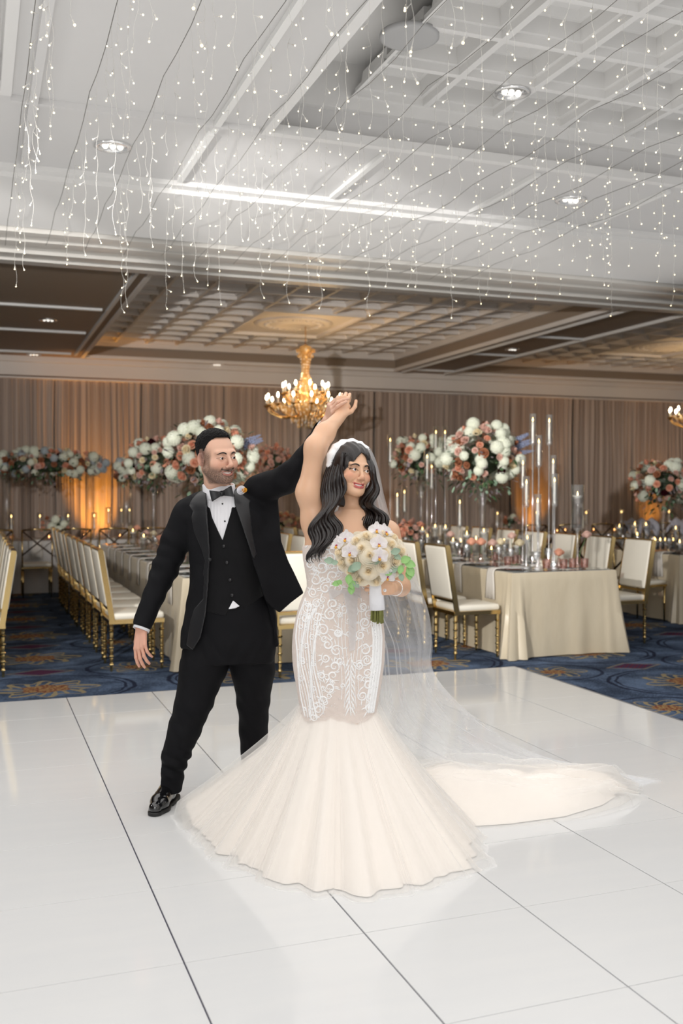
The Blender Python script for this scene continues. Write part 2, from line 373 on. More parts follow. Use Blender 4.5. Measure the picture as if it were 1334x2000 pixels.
# ---------------- dance floor ----------------
M_tile = mat('gloss_white_panel', srgb(222, 222, 222), .09, colfn=lambda: xmix(xnoise(coords()[0], 2.0, 3, .5, (1, 6, 1)), srgb(219, 220, 221), srgb(226, 226, 225)), spec=.3)
M_under = mat('panel_joint', srgb(58, 56, 78), .6)
t = thing('dance_floor', 'glossy white panelled dance floor under the couple', 'dance floor', (0, 0, 0))
T = .61; x_lo, x_hi, y_hi = -5*T, 7*T, 7.355
MB().box(x_lo, x_hi, y_hi-14*T, y_hi, CZ, -.006).build('substrate', M_under, t, smooth=False)
def tile_mesh(gy):
    return bevel_box(-T/2+.0028, T/2-.0028, -T/2+gy, T/2-.0008 if gy < .002 else T/2-gy, -.012, 0, .0008, 1).mesh('floor_panel', M_tile, smooth=False)
tm1, tm2 = tile_mesh(.0006), tile_mesh(.0022)
for i in range(-5, 7):
    for j in range(14):
        yc = y_hi-T*(j+.5)
        me = tile_mesh(.0006) if False else (tm2 if (j+i) % 2 == 0 else tm1)
        obj('floor_panel', me, t, (T*(i+.5), yc, 0))
b = MB(); b.add([(x_hi, -1.2, 0), (x_hi+.08, -1.2, CZ), (x_hi+.08, y_hi+.03, CZ), (x_hi, y_hi+.0, 0)], [(0, 1, 2, 3)]); b.add([(x_lo, y_hi, 0), (x_hi, y_hi, 0), (x_hi+.08, y_hi+.03, CZ), (x_lo, y_hi+.03, CZ)], [(0, 1, 2, 3)])
b.build('edge_ramp', mat('edge_metal', srgb(150, 150, 155), .5), t, smooth=False)
# ---------------- drapes ----------------
M_drape = mat('taupe_voile', rough=.8, sheen=.2, colfn=lambda: xmix(xsmooth(xnoise(coords()[0], 1, 2, .6, (26, 3, .12)), .35, .62), srgb(152, 134, 122), srgb(188, 170, 156)))
def drape_mesh(w, z0, z1, seed):
    r = random.Random(seed); n = int(w/.016); zs = np.linspace(z0, z1, 9); P = []
    xs = np.linspace(0, w, n); ph = r.random()*6; f = np.zeros(n)
    f += .050*np.abs(np.sin(xs*PI/.115+ph+.6*np.sin(xs*5+seed)))**.8+.020*np.sin(xs*2*PI/.052+.8*np.sin(xs*9))+.02*np.sin(xs*2*PI/.41+seed)
    for z in zs:
        t = (z-z0)/(z1-z0); P.append(np.stack([xs+.01*np.sin(z*2+xs*4), -f*(1.15-.35*t)-.012*np.sin(z*1.4+xs*6), np.full(n, z)], 1))
    return MB().grid(np.array(P)).mesh('drape', M_drape)
dm = [drape_mesh(1.5, CZ+.01, 3.46, k) for k in range(3)]
for k in range(13):
    o = obj('drape', dm[k % 3], None, (-3.2+k*1.515, WY-.1, 0))
    tag(o, ['pleated taupe voile drape on the back wall at the far left', 'pleated taupe drape glowing amber behind the long floral table', 'pleated taupe drape left of the chandelier'][0] if k < 3 else 'floor to ceiling pleated taupe voile drape panel on the back wall', 'curtain', 'pleated drapes along the back wall')
    o['label'] = 'pleated taupe voile drape panel on the back wall'
b = MB(); b.tube([(-3.3, WY-.24, 3.47), (18, WY-.24, 3.47)], .018, 8); tag(b.build('curtain_rail', mat('bronze2', srgb(120, 90, 60), .4, metal=.7)), 'thin bronze rail along the top of the drapes', 'curtain rail')
# amber uplights at the foot of the drapes
M_black = mat('black_plastic', (.02, .02, .02, 1), .4)
for i, (x, e) in enumerate(((2.0, 330), (4.6, 100), (10.9, 120), (13.9, 90), (-.7, 50), (7.6, 20))):
    t = thing('uplight', ['black uplight casting amber light behind the long floral garland table', 'black amber uplight on the floor left of centre', 'black amber uplight on the floor behind the right tables', 'black amber uplight on the floor at far right', 'black amber uplight on the floor at far left', 'black dim uplight on the floor behind the bride'][i], 'uplight', (x, WY-.55, CZ))
    MB().lathe([(.07, 0), (.08, .01), (.08, .16), (.07, .18), (.055, .165), (.001, .165)], 16).build('housing', M_black, t)
    lamp('uplight_lamp', 'SPOT', (x, WY-.55, CZ+.2), e, (1, .42, .05), (x+.05, WY-.12, 2.2), spot_size=1.0, spot_blend=.9, shadow_soft_size=.06)
# ---------------- chairs ----------------
M_gold = mat('polished_gold', srgb(214, 186, 128), .16, metal=1)
M_leather = mat('ivory_leather', srgb(226, 220, 206), .38, bump=.1, bscale=90, var=.03)
M_darkwood = mat('dark_bronze_wood', srgb(58, 38, 26), .35, metal=.3)
def make_chair(label):
    t = thing('dining_chair', label, 'chair', (0, 0, 0), 0, 'gold chairs with ivory backs')
    w, d = .225, .23
    bevel_box(-w, w, -d+.02, d, .425, .485, .024, 3).build('seat', M_leather, t)
    b = MB(); b.box(-w, w, -d, d, .395, .428)
    b.build('seat_frame', M_gold, t, smooth=False)
    R_ = Matrix.Rotation(math.radians(9), 4, 'X'); Tm = Matrix.Translation((0, -d+.01, .52)) @ R_
    bevel_box(-w+.009, w-.009, -.030, .034, .02, .495, .022, 3, M=Tm).build('backrest', M_leather, t)
    b = MB()
    for s in (-1, 1): b.box(s*w-.008, s*w+.008, -.022, .022, -.1, .5, M=Tm)
    b.box(-w, w, -.018, .018, .496, .508, M=Tm); b.box(-w, w, -.012, .012, -.012, .012, M=Tm)
    b.build('back_frame', M_gold, t, smooth=False)
    prof = [(.009, 0), (.012, .01), (.011, .03)]
    for k in range(5):
        z = .045+k*.07; prof += [(.012+.001*k, z), (.021+.001*k, z+.012), (.015, z+.02), (.013+.001*k, z+.035), (.016, z+.055)]
    prof += [(.02, .395)]
    lm = MB().lathe(prof, 8).mesh('leg', M_gold, 30)
    for sx in (-1, 1):
        for sy in (-1, 1): obj('leg', lm, t, (sx*(w-.02), sy*(d-.02), 0))
    return t
def make_cross(label):
    t = thing('cross_back_chair', label, 'chair', (0, 0, 0), 0, 'dark cross back chairs')
    w, d = .2, .2
    bevel_box(-w, w, -d, d, .43, .48, .02, 2).build('seat', M_leather, t)
    b = MB(); b.box(-w-.01, w+.01, -d, d, .41, .432); b.build('seat_frame', M_gold, t, smooth=False)
    y0 = -d+.005; b = MB()
    for s in (-1, 1): b.tube([(s*w, y0, .43), (s*w, y0-.02, .6), (s*(w+.005), y0-.05, .95)], .011, 6)
    b.tube([(-w, y0-.05, .95), (0, y0-.06, .965), (w, y0-.05, .95)], .012, 6)
    b.build('back_frame', M_gold, t)
    b = MB(); b.tube([(-w, y0-.05, .94), (0, y0-.035, .76), (w, y0-.02, .60)], .017, 6, flat=.6); b.tube([(w, y0-.05, .94), (0, y0-.045, .765), (-w, y0-.02, .60)], .017, 6, flat=.6)
    b.build('cross_brace', M_darkwood, t)
    lm = MB().lathe([(.009, 0), (.013, .2), (.018, .215), (.013, .23), (.014, .41)], 8).mesh('leg', M_gold)
    for sx in (-1, 1):
        for sy in (-1, 1): obj('leg', lm, t, (sx*(w-.01), sy*(d-.02), 0))
    return t
used = {}
def put(kind, proto, x, y, rz, label, group=None):
    if kind not in used: used[kind] = 1; proto.location = (x, y, CZ); proto.rotation_euler = (0, 0, rz); proto['label'] = label; r = proto
    else: r = dup(proto, (x, y, CZ), rz, label)
    if group: r['group'] = group
    return r
chair = make_chair('x'); cross = make_cross('x')
ordn = ['nearest', 'second', 'third', 'fourth', 'fifth', 'sixth', 'seventh', 'eighth', 'ninth', 'tenth']
def row(x, y0, dy, n, rz, lab, grp, near=True):
    for k in range(n): put('g', chair, x, y0+dy*k, rz+random.uniform(-.03, .03), 'ivory and gold dining chair, '+ordn[k]+' '+lab, grp)
row(4.22, 8.14, .64, 8, -PI/2, 'in the row left of the right table', 'chairs left of the right table')
row(5.98, 8.35, .66, 8, PI/2, 'in the row right of the right table', 'chairs right of the right table')
row(1.27, 8.62, .62, 9, -PI/2, 'in the row left of the groom', 'chairs on the left side of the table behind the groom')
row(3.02, 9.0, .62, 6, PI/2, 'behind the groom on the right of his table', 'chairs on the right side of the table behind the groom')
row(-.0, 8.66, .62, 7, PI/2, 'along the left edge of the photo', 'chairs along the left edge')
put('g', chair, 1.98, 7.86, 0, 'ivory and gold dining chair mostly hidden behind the groom', 'chairs at the table end'); put('g', chair, 2.50, 7.86, 0, 'ivory and gold dining chair with its back to us between groom and bride', 'chairs at the table end')
for k in range(8): put('c', cross, .82+.53*k-.53, 14.75, random.uniform(-.04, .04), 'dark cross back chair, '+ordn[k]+' from the left before the long floral garland table', 'cross back chairs at the far table')
for k in range(8): put('c', cross, 8.3+.62*k, 13.9, random.uniform(-.05, .05), 'dark cross back chair, '+ordn[k]+' from the left before the far right table', 'cross back chairs at the far right table')
put('c', cross, 7.2, 9.55, -PI/2+.25, 'dark cross back chair with cream seat beside the table at right edge', 'cross back chairs by the right edge table')
for k in range(3): put('c', cross, 7.15, 10.4+.7*k, -PI/2, 'dark cross back chair, '+ordn[k+1]+' along the table at the right edge', 'cross back chairs by the right edge table')
# white wraps draped over two chair backs far right
M_fur = mat('white_fleece', srgb(190, 188, 196), .95, bump=1, bscale=120)
for k, (x, l) in enumerate(((10.3, 'left white wrap draped over a far cross back chair'), (11.2, 'right white wrap draped over a far cross back chair'))):
    P = []; n = 22
    for j in range(9):
        t = j/8*2-1; rr = []
        for i in range(n):
            s = i/(n-1)-.5; rr.append((s*.6+.03*math.sin(t*5), t*.09, CZ+1.03-.20*abs(t)**1.6*(1+.3*math.sin(i*1.1+k))+.03*math.sin(i*.9+j)))
        P.append(rr)
    o = MB().grid(P).build('fur_wrap', M_fur, None, loc=(x, 13.68, 0)); tag(o, l, 'wrap', 'white wraps on far chairs')
    md = o.modifiers.new('s', 'SOLIDIFY'); md.thickness = .03
# ---------------- tables ----------------
def satin():
    v, x, y, z = coords(); return xmix(xnoise(v, 3, 3, .5, (4, 4, 1)), srgb(208, 196, 172), srgb(198, 184, 158))
M_satin = mat('champagne_satin', rough=.33, colfn=satin, sheen=.2, bump=.12, bscale=14, bdetail=4, bscl=(1, 1, .5), bdist=.03)
M_linen = mat('white_linen', srgb(214, 208, 200), .7, var=.03)
M_mirror = mat('mirror_top', srgb(200, 205, 208), .04, metal=1)
M_plate = mat('porcelain', srgb(236, 234, 230), .15)
M_leg = mat('grey_metal', srgb(120, 120, 120), .4, metal=.8)
def table(x0, x1, y0, y1, lab, cm=M_satin, mirror=True, seed=0, h=.745):
    t = thing('banquet_table', lab, 'table', ((x0+x1)/2, (y0+y1)/2, CZ))
    hx, hy = (x1-x0)/2, (y1-y0)/2; H = h-CZ
    MB().box(-hx+.012, hx-.012, -hy+.012, hy-.012, H-.03, H-.006).build('tabletop', M_leg, t, smooth=False)
    for sx in (-1, 1):
        for sy in (-1, 1): MB().tube([(sx*(hx-.12), sy*(hy-.15), 0), (sx*(hx-.12), sy*(hy-.15), H-.03)], .016, 8).build('leg', M_leg, t)
    # cloth
    rnd = random.Random(seed); per = []; st = .022
    def edge(ax, ay, bx, by):
        L = math.hypot(bx-ax, by-ay); n = int(L/st); return [(ax+(bx-ax)*i/n, ay+(by-ay)*i/n, min(i*st, L-i*st), ((by-ay)/L, -(bx-ax)/L)) for i in range(n)]
    pts = edge(-hx, -hy, hx, -hy)+edge(hx, -hy, hx, hy)+edge(hx, hy, -hx, hy)+edge(-hx, hy, -hx, -hy)
    n = len(pts); s = np.arange(n)*st; fold = np.zeros(n)
    for k in range(6): fold += np.sin(s*2*PI/rnd.uniform(.18, .9)+rnd.random()*6)*rnd.uniform(.15, .4)
    cw = np.array([math.exp(-(p[2]/.10)**2) for p in pts]); nx = np.array([p[3][0] for p in pts]); ny = np.array([p[3][1] for p in pts])
    # corner normals blend
    k = 4; nx = sum(np.roll(nx, i) for i in range(-k, k+1))/(2*k+1); ny = sum(np.roll(ny, i) for i in range(-k, k+1))/(2*k+1)
    P = []; zs = np.concatenate([[0], np.linspace(.012, 1, 14)**.9])
    for zt in zs:
        off = .006*(zt > 0)+.012*zt+zt**1.3*(.014*fold*(1-cw))+cw*(zt**1.2)*(.185+.03*np.sin(s*90))*1.0
        crn = cw*(zt**1.1)*.035*np.cos(s*2*PI/.075)
        off = off+crn
        z = H-zt*(H-.008)
        P.append([(p[0]+nx[i]*off[i], p[1]+ny[i]*off[i], z) for i, p in enumerate(pts)])
    b = MB(); b.grid(P, closeu=True); b.add([(-hx, -hy, H), (hx, -hy, H), (hx, hy, H), (-hx, hy, H)], [(0, 1, 2, 3)])
    o = b.build('tablecloth', cm, None, loc=((x0+x1)/2, (y0+y1)/2, CZ), smooth=50); tag(o, lab.replace('banquet table', 'table').replace('long ', '')+', its floor length cloth', 'tablecloth')
    if mirror: 
        o = MB().box(-hx+.03, hx-.03, -hy+.03, hy-.03, 0, .006).build('mirror_top', M_mirror, None, smooth=False, loc=((x0+x1)/2, (y0+y1)/2, h+.001)); tag(o, lab.replace('banquet table', 'table')+', its mirrored top', 'mirror')
    return t
TH_ = .753
table(4.50, 5.60, 7.80, 13.4, 'long champagne satin banquet table right of the bride', seed=1)
table(1.64, 2.74, 8.30, 14.0, 'long champagne satin banquet table behind the groom', seed=2)
table(-1.35, -.35, 8.2, 13.0, 'long champagne satin banquet table off the left edge', seed=3)
table(7.5, 8.7, 9.25, 13.2, 'long champagne satin banquet table at the right edge', seed=4)
table(-.2, 4.6, 15.15, 16.15, 'white clothed banquet table under the long floral garland', cm=mat('grey_linen', srgb(186, 182, 178), .7, var=.04), seed=5, mirror=False)
table(8.0, 13.4, 14.35, 15.3, 'white clothed banquet table at the far right', cm=MATS['grey_linen'], seed=6, mirror=False)
# napkins hanging over table edges, place settings
def napkin(x, y, s, lab, wx=False):
    P = []
    for j, (o_, z) in enumerate(((-.16, .010), (-.02, .012), (.012, .0), (.022, -.03), (.024, -.12), (.026, -.27))):
        P.append([((o_)*s, (i/6-.5)*.13*(1+.25*(j > 3)*(j-3)), TH_+.004+z+.004*math.sin(i*2.2)*(1)) if j < 3 else ((o_+.008*math.sin(i*2.6))*s, (i/6-.5)*.13*(1+.2*(j-3)), TH_+z) for i in range(7)])
    o = MB().grid(P).build('napkin', M_linen, None, loc=(x, y, 0)); md = o.modifiers.new('s', 'SOLIDIFY'); md.thickness = .004
    if wx: o.rotation_euler = (0, 0, PI/2)
    return tag(o, lab, 'napkin')
M_green = mat('leaf_green', srgb(70, 96, 62), .5, var=.3, vscale=20); M_sage = mat('sage_green', srgb(132, 156, 132), .55, var=.2, vscale=20)
M_bglass = thin_glass('blue_glass', (.9, .95, 1, 1), .25, .8)
plate_m = MB().lathe([(.001, .004), (.09, .004), (.14, .012), (.142, .015), (.138, .016), (.09, .008), (.001, .008)], 28, cap=False).mesh('charger', M_plate)
menu_m = MB().box(-.05, .05, -.08, .08, .017, .019).mesh('menu_card', M_linen, False)
lf = MB()
for k in range(14):
    a = k*2.4; r_ = .012+.004*k*.7; c = np.array([r_*math.cos(a), r_*math.sin(a), .026+.004*(k % 3)])
    d = np.array([math.cos(a+.7), math.sin(a+.7), .25])*.035; n_ = np.array([-d[1], d[0], 0])*.35
    lf.add([c, c+d*.5+n_, c+d, c+d*.5-n_], [(0, 1, 2, 3)])
sprig_m = lf.mesh('sprig', M_green, False)
def setting(x, y, lab, grp):
    t = thing('place_setting', 'white plate with green sprig '+lab, 'place setting', (x, y, TH_+.0066), 0, grp)
    obj('charger', plate_m, t); obj('menu_card', menu_m, t, (0, 0, 0), (0, 0, .3)); obj('sprig', sprig_m, t)
for k in range(6):
    y = 8.14+.66*k
    setting(4.72, y, ordn[k]+' along the left side of the right table', 'plates on the right table'); napkin(4.50, y+.02, -1, 'white napkin hanging '+ordn[k]+' along the left side of the right table')['group'] = 'napkins on the right table'
    setting(5.38, y+.2, ordn[k]+' along the right side of the right table', 'plates on the right table')
for k in range(8):
    y = 8.75+.62*k
    setting(1.86, y, ordn[k]+' along the left side of the table behind the groom', 'plates on the table behind the groom'); napkin(1.64, y+.02, -1, 'white napkin hanging '+ordn[k]+' along the table behind the groom')['group'] = 'napkins on the table behind the groom'
napkin(7.5, 9.6, -1, 'white napkin hanging from the left side of the right edge table'); o = napkin(7.72, 9.25, -1, 'white napkin hanging from the front of the right edge table', True)
for k in range(4): napkin(.85+.53*k, 15.15, -1, 'white napkin '+ordn[k]+' from the left on the floral garland table', True)
# ---------------- glassware and candles ----------------
M_glass = thin_glass('clear_glass', base=.10, edge=.95)
M_crystal = thin_glass('cut_crystal', base=.34, edge=.9, rough=.08)
M_blush = thin_glass('blush_glass', (1, .8, .76, 1), .15, .6, tcol=(.97, .87, .84, 1))
M_wax = mat('candle_wax', srgb(240, 236, 226), .45, sss=.2)
M_flame = mat('candle_flame', (1, .6, .2, 1), emit=(1, .62, .22, 1), estr=9)
M_water = thin_glass('water', base=.01, edge=.25, tcol=(.99, .99, .99, 1))
flame_m = MB().lathe([(.001, 0), (.006, .006), (.0075, .014), (.004, .028), (.0005, .042)], 8).mesh('flame', M_flame)
def hurricane(label, stem, tube=.34, r=.038):
    t = thing('taper_candle_holder', label, 'candle holder', (0, 0, 0), 0, 'tall glass taper holders')
    MB().lathe([(.055, 0), (.055, .01), (.012, .02), (.009, .03), (.008, stem-.02), (.014, stem-.01), (r*.7, stem), (r, stem+.015)], 14).build('stem', M_crystal, t)
    MB().lathe([(r, stem+.01), (r, stem+tube), (r-.003, stem+tube), (r-.003, stem+.02)], 18, cap=False).build('glass_tube', M_glass, t)
    MB().lathe([(.0105, stem+.02), (.0095, stem+tube*.72), (.004, stem+tube*.74)], 10).build('candle', M_wax, t)
    obj('flame', flame_m, t, (0, 0, stem+tube*.745)); return t
def floater(label, h, r=.05, wl=.8, ped=0):
    t = thing('floating_candle_vase', label, 'candle vase', (0, 0, 0), 0, 'glass cylinders with floating candles')
    if ped: MB().lathe([(.07, 0), (.07, .008), (.02, .02), (.012, .05), (.012, ped-.05), (.025, ped-.01), (r, ped)], 18).build('pedestal', M_crystal, t)
    MB().lathe([(.001, ped+.004), (r, ped+.004), (r, ped+h), (r-.003, ped+h), (r-.003, ped+.012), (.001, ped+.012)], 22, cap=False).build('glass_cylinder', M_glass, t)
    z = ped+h*wl; MB().lathe([(r-.004, ped+.014), (r-.004, z), (.001, z)], 18).build('water', M_water, t)
    MB().lathe([(.001, z-.012), (r*.6, z-.012), (r*.82, z+.012), (r*.8, z+.016), (.001, z+.013)], 16).build('candle', M_wax, t)
    obj('flame', flame_m, t, (0, 0, z+.014)); return t
def goblet():
    t = thing('goblet', 'x', 'goblet', (0, 0, 0))
    MB().lathe([(.035, 0), (.035, .003), (.006, .01), (.005, .07), (.012, .078)], 16).build('stem', M_crystal, t)
    MB().lathe([(.008, .074), (.03, .09), (.042, .12), (.043, .16), (.041, .162), (.039, .125), (.004, .09)], 16, cap=False).build('bowl', M_crystal, t); return t
def tumbler():
    t = thing('blush_tumbler', 'x', 'glass', (0, 0, 0)); b = MB().lathe([(.001, 0), (.028, 0), (.034, .01), (.036, .09), (.033, .09), (.03, .012), (.001, .01)], 14, cap=False)
    b.build('cup', M_blush, t)
    b = MB()
    for k in range(14): a = 2*PI*k/14; b.tube([(.030*math.cos(a), .030*math.sin(a), .004), (.0365*math.cos(a), .0365*math.sin(a), .085)], .002, 5)
    b.build('ribs', M_blush, t); return t
def votive():
    t = thing('blush_votive', 'x', 'votive glass', (0, 0, 0))
    MB().lathe([(.001, 0), (.028, 0), (.034, .01), (.036, .075), (.033, .075), (.03, .012), (.001, .01)], 14, cap=False).build('cup', M_blush, t)
    MB().lathe([(.001, .012), (.024, .012), (.024, .03), (.001, .03)], 12).build('candle', M_wax, t); obj('flame', flame_m, t, (0, 0, .03)); return t
first = {}
def place(key, mk, x, y, z, label, group, rz=0, **kw):
    if key not in first: first[key] = o = mk(); o.location = (x, y, z); o.rotation_euler = (0, 0, rz); o['label'] = label; o['group'] = group
    else: o = dup(first[key], (x, y, z), rz, label, group)
    return o
TT = TH_+.0066
# tall taper cluster at the near end of the right table: (x along, y, tube bottom height)
def atpx(u, Y): 
    d = FV+RV*(u-667)/FPX; return d[0]/d[1]*Y
def zpx(u, v, Y):
    d = FV+RV*(u-667)/FPX-UV*(v-1000)/FPX; return CAM_H+d[2]/d[1]*Y
for i, (u, vt, Y, tb) in enumerate(((1040, 808, 8.3, .29), (1072, 810, 8.36, .29), (1052, 850, 8.13, .29), (1021, 892, 8.47, .3), (1028, 930, 8.04, .28), (1080, 889, 8.2, .3), (1083, 925, 7.99, .3), (1050, 965, 7.95, .31))):
    ztop = zpx(u, vt, Y); stem = ztop-TT-tb*1.0
    o = hurricane('tall glass taper candle holder in the right table cluster, '+['topmost left', 'topmost right', 'upper centre', 'left upper', 'left lower', 'right upper', 'right lower', 'shortest front'][i]+' one', stem, tb*1.0, .034)
    o.location = (atpx(u, Y), Y, TT)
o = floater('large clear cylinder on a crystal pedestal holding a floating candle, right of the taper cluster', .42, .062, .72, .36); o.location = (atpx(1128, 8.15), 8.15, TT)
# tapers further back
bt = [(762, 848, 11.2), (851, 833, 11.4), (869, 833, 11.5), (834, 880, 10.6), (898, 968, 9.8), (843, 900, 11.0), (776, 955, 10.6), (790, 950, 11.9)]
for i, (u, vt, Y) in enumerate(bt):
    x = min(max(atpx(u, Y), 4.6), 5.5) if u > 890 else atpx(u, Y)
    xx = min(max(x, 4.62), 5.48); Yx = xx/atpx(u, 1.0); Yx = min(Yx, 13.2); xx = atpx(u, Yx)
    o = hurricane('glass taper candle holder, '+ordn[i]+' of those further back on the right table', max(.15, zpx(u, vt, Yx)-TT-.34), .34, .036); o.location = (xx, Yx, TT); o['group'] = 'tapers further back on the right table'
fl = [(912, 1010, .30), (945, 1005, .34), (885, 1040, .2), (870, 1010, .34), (1030, 1015, .28), (985, 1030, .22), (960, 1075, .09), (825, 1010, .3), (850, 1000, .34), (800, 1020, .3), (1010, 1050, .2), (835, 1045, .2), (900, 1060, .15), (930, 1045, .2)]
for i, (u, v, h) in enumerate(fl):
    xx = random.uniform(4.85, 5.3); Y = xx/atpx(u, 1.0)
    if not 8.1 < Y < 13.2: xx = 4.75 if Y > 13.2 else 5.35; Y = min(max(xx/atpx(u, 1.0), 8.1), 13.2); xx = atpx(u, Y)
    place('f%.2f' % h, lambda: floater('x', h), xx, Y, TT, 'slim floating candle cylinder on the right table', 'floating candles on the right table')
for i in range(14):
    y = 7.98+.42*i; place('gob', goblet, 4.86+.04*(i % 3), y+.12*(i % 2), TT, 'cut crystal goblet on the left half of the right table', 'goblets on the right table')
    if i % 2: place('gob', goblet, 5.25, y, TT, 'cut crystal goblet on the left half of the right table', 'goblets on the right table')['label'] = 'cut crystal goblet on the right half of the right table'
for i, (x, y) in enumerate(((4.98, 8.0), (5.12, 7.93), (5.25, 7.98), (4.8, 8.4), (5.0, 8.6), (5.05, 9.1), (4.9, 9.5), (5.1, 10.0), (5.0, 10.6))):
    place('tum', tumbler, x, y, TT, 'blush pink ribbed glass on the right table', 'blush votives on the right table')
place('tum', tumbler, 5.36, 7.95, TT, 'blush pink ribbed glass at the right corner of the right table', 'blush votives on the right table')
# table behind the groom
for i, (u, v, Y, h) in enumerate(((295, 1010, 9.6, .33), (238, 1035, 12.5, .16), (270, 1040, 11.0, .18), (330, 1060, 9.0, .12), (222, 1030, 13.4, .2))):
    place('f%.2f' % h, lambda: floater('x', h), min(max(atpx(u, Y), 1.98), 2.6), Y, TT, 'slim cylinder with floating candle on the table behind the groom', 'floating candles behind the groom')
for i in range(12):
    place('gob', goblet, 2.05+.05*(i % 2), 8.55+.44*i, TT, 'cut crystal goblet on the table behind the groom', 'goblets on the table behind the groom')
    place('tum', tumbler, 2.2+.1*(i % 3), 8.5+.45*i, TT, 'blush pink ribbed glass on the table behind the groom', 'blush votives behind the groom')
# far tables: pillar candles in cylinders
for i, (u, v) in enumerate(((22, 1020), (78, 1022), (133, 1018), (184, 1018), (212, 1005), (237, 1007), (253, 1006))):
    Y = 15.5; h = .34 if i < 4 else .42; x = atpx(u, Y)
    place('h%.2f' % h, lambda: hurricane('x', h-.2, .26, .045), x, Y, .75, 'pillar candle in glass, '+ordn[i]+' from the left on the floral garland table', 'candles on the floral garland table')
for i in range(9): place('vot', votive, -.0+.52*i, 15.4+.1*(i % 2), .75, 'small glowing votive on the floral garland table', 'votives on the floral garland table')
for i in range(18):
    x = 8.2+.29*i; place('vot' if i % 3 else 'h0.34', votive if i % 3 else (lambda: hurricane('x', .14, .26, .045)), x, 14.7+.2*(i % 2), .75, 'glowing candle in glass on the far right table', 'candles on the far right table')
for i, (u, v, h) in enumerate(((1210, 1010, .30), (1240, 1000, .34), (1262, 995, .34), (1320, 1012, .30), (1280, 1060, .12), (1290, 1058, .12), (1300, 1062, .12), (1315, 1060, .12), (1328, 1060, .12), (1245, 1035, .18))):
    xx = 7.75+.08*(i % 4); Y = min(max(xx/atpx(u, 1.0), 9.5), 13); xx = max(atpx(u, Y), 7.58)
    place('f%.2f' % h, lambda: floater('x', h), xx, Y, TT, 'cylinder with floating candle on the right edge table', 'floating candles on the right edge table')
for i in range(6): place('gob', goblet, 7.75, 9.45+.3*i, TT, 'crystal goblet on the right edge table', 'goblets on the right edge table')
# ---------------- flowers ----------------
def rose_mesh(name, m, rings=4, r=.04, seed=0, mc=None):
    rnd = random.Random(seed); b = MB()
    for j in range(rings):
        t = j/(rings-1) if rings > 1 else 1; npet = 3+j//2+j % 2; rad = r*(.16+.84*t**1.15); op = .15+.75*t; h = r*(1.05-.35*t)
        for k in range(npet):
            a0 = 2*PI*(k+.37*j)/npet+rnd.uniform(-.1, .1); wd = 2*PI/npet*.78; P = []
            for vv in range(4):
                q = vv/3; row_ = []
                for uu in range(5):
                    s = (uu-2)/2; a = a0+s*wd*(.45+.55*q)
                    rr = rad*(.25+.75*q**.6)*(1+.0*abs(s))+r*.28*op*max(0, q-.6)*2.2
                    z = -r*.45*(1-q)**1.5+h*(q**.9)*(1-.12*s*s)-r*.35*op*max(0, q-.7)*2.5-(r*.5*t*t)
                    row_.append((rr*math.cos(a), rr*math.sin(a), z))
                P.append(row_)
            b.grid(P, mi=1 if (mc and j < 2) else 0)
    b.ball((0, 0, -r*.25), (r*.6, r*.6, r*.4), 8, 4)
    return b.mesh(name, [m, mc] if mc else m)
def hydrangea_mesh(name, m, r=.075, n=100, seed=0):
    rnd = random.Random(seed); b = MB(); b.ball((0, 0, 0), r*.86, 10, 6)
    for k in range(n):
        z = 1-2*(k+.5)/n*.85; a = k*2.39996; q = math.sqrt(max(0, 1-z*z)); N = Vector((q*math.cos(a), q*math.sin(a), z)); c = N*r*rnd.uniform(.9, 1.04)
        u = N.orthogonal().normalized(); v = N.cross(u); ro = rnd.random()*PI
        for p in range(4):
            aa = ro+p*PI/2; d = u*math.cos(aa)+v*math.sin(aa); e = N.cross(d); L = r*.24
            b.add([c, c+d*L*.6+e*L*.5+N*r*.09, c+d*L*1.05+N*r*.02, c+d*L*.6-e*L*.5+N*r*.02], [(0, 1, 2, 3)])
    return b.mesh(name, m, False)
def petalmat(name, a, b_):
    m = bpy.data.materials.new(name); m.use_nodes = True; nt = m.node_tree; nt.nodes.clear(); X.nt = nt
    out = nt.nodes.new('ShaderNodeOutputMaterial'); m2 = nt.nodes.new('ShaderNodeMixShader'); m2.inputs[0].default_value = .45
    df = nt.nodes.new('ShaderNodeBsdfDiffuse'); tl = nt.nodes.new('ShaderNodeBsdfTranslucent'); c = xmix(xnoise(coords()[0], 30, 3), a, b_)
    nt.links.new(c.s, df.inputs[0]); nt.links.new(c.s, tl.inputs[0]); nt.links.new(df.outputs[0], m2.inputs[1]); nt.links.new(tl.outputs[0], m2.inputs[2]); nt.links.new(m2.outputs[0], out.inputs[0])
    MATS[name] = m; return m
M_hyd = petalmat('hydrangea_white', srgb(252, 252, 244), srgb(236, 240, 222)); M_hydb = petalmat('hydrangea_pale_blue', srgb(214, 222, 226), srgb(190, 200, 205))
M_peach = petalmat('petal_peach', srgb(246, 196, 168), srgb(232, 168, 140)); M_blushp = petalmat('petal_blush', srgb(244, 214, 200), srgb(226, 186, 172))
M_copper = petalmat('petal_copper', srgb(190, 132, 100), srgb(158, 100, 72)); M_creamp = petalmat('petal_cream', srgb(250, 242, 218), srgb(240, 224, 184))
M_burg = petalmat('petal_burgundy', srgb(72, 28, 34), srgb(48, 18, 24)); M_delph = petalmat('petal_delphinium', srgb(150, 164, 206), srgb(206, 212, 226))
hyd = [hydrangea_mesh('hydrangea', M_hyd, .068, 100, k) for k in range(2)]+[hydrangea_mesh('hydrangea', M_hydb, .07, 56, 5)]
ros = [rose_mesh('rose', M_peach, 4, .042, 1), rose_mesh('rose', M_blushp, 4, .04, 2), rose_mesh('rose', M_creamp, 4, .04, 3)]
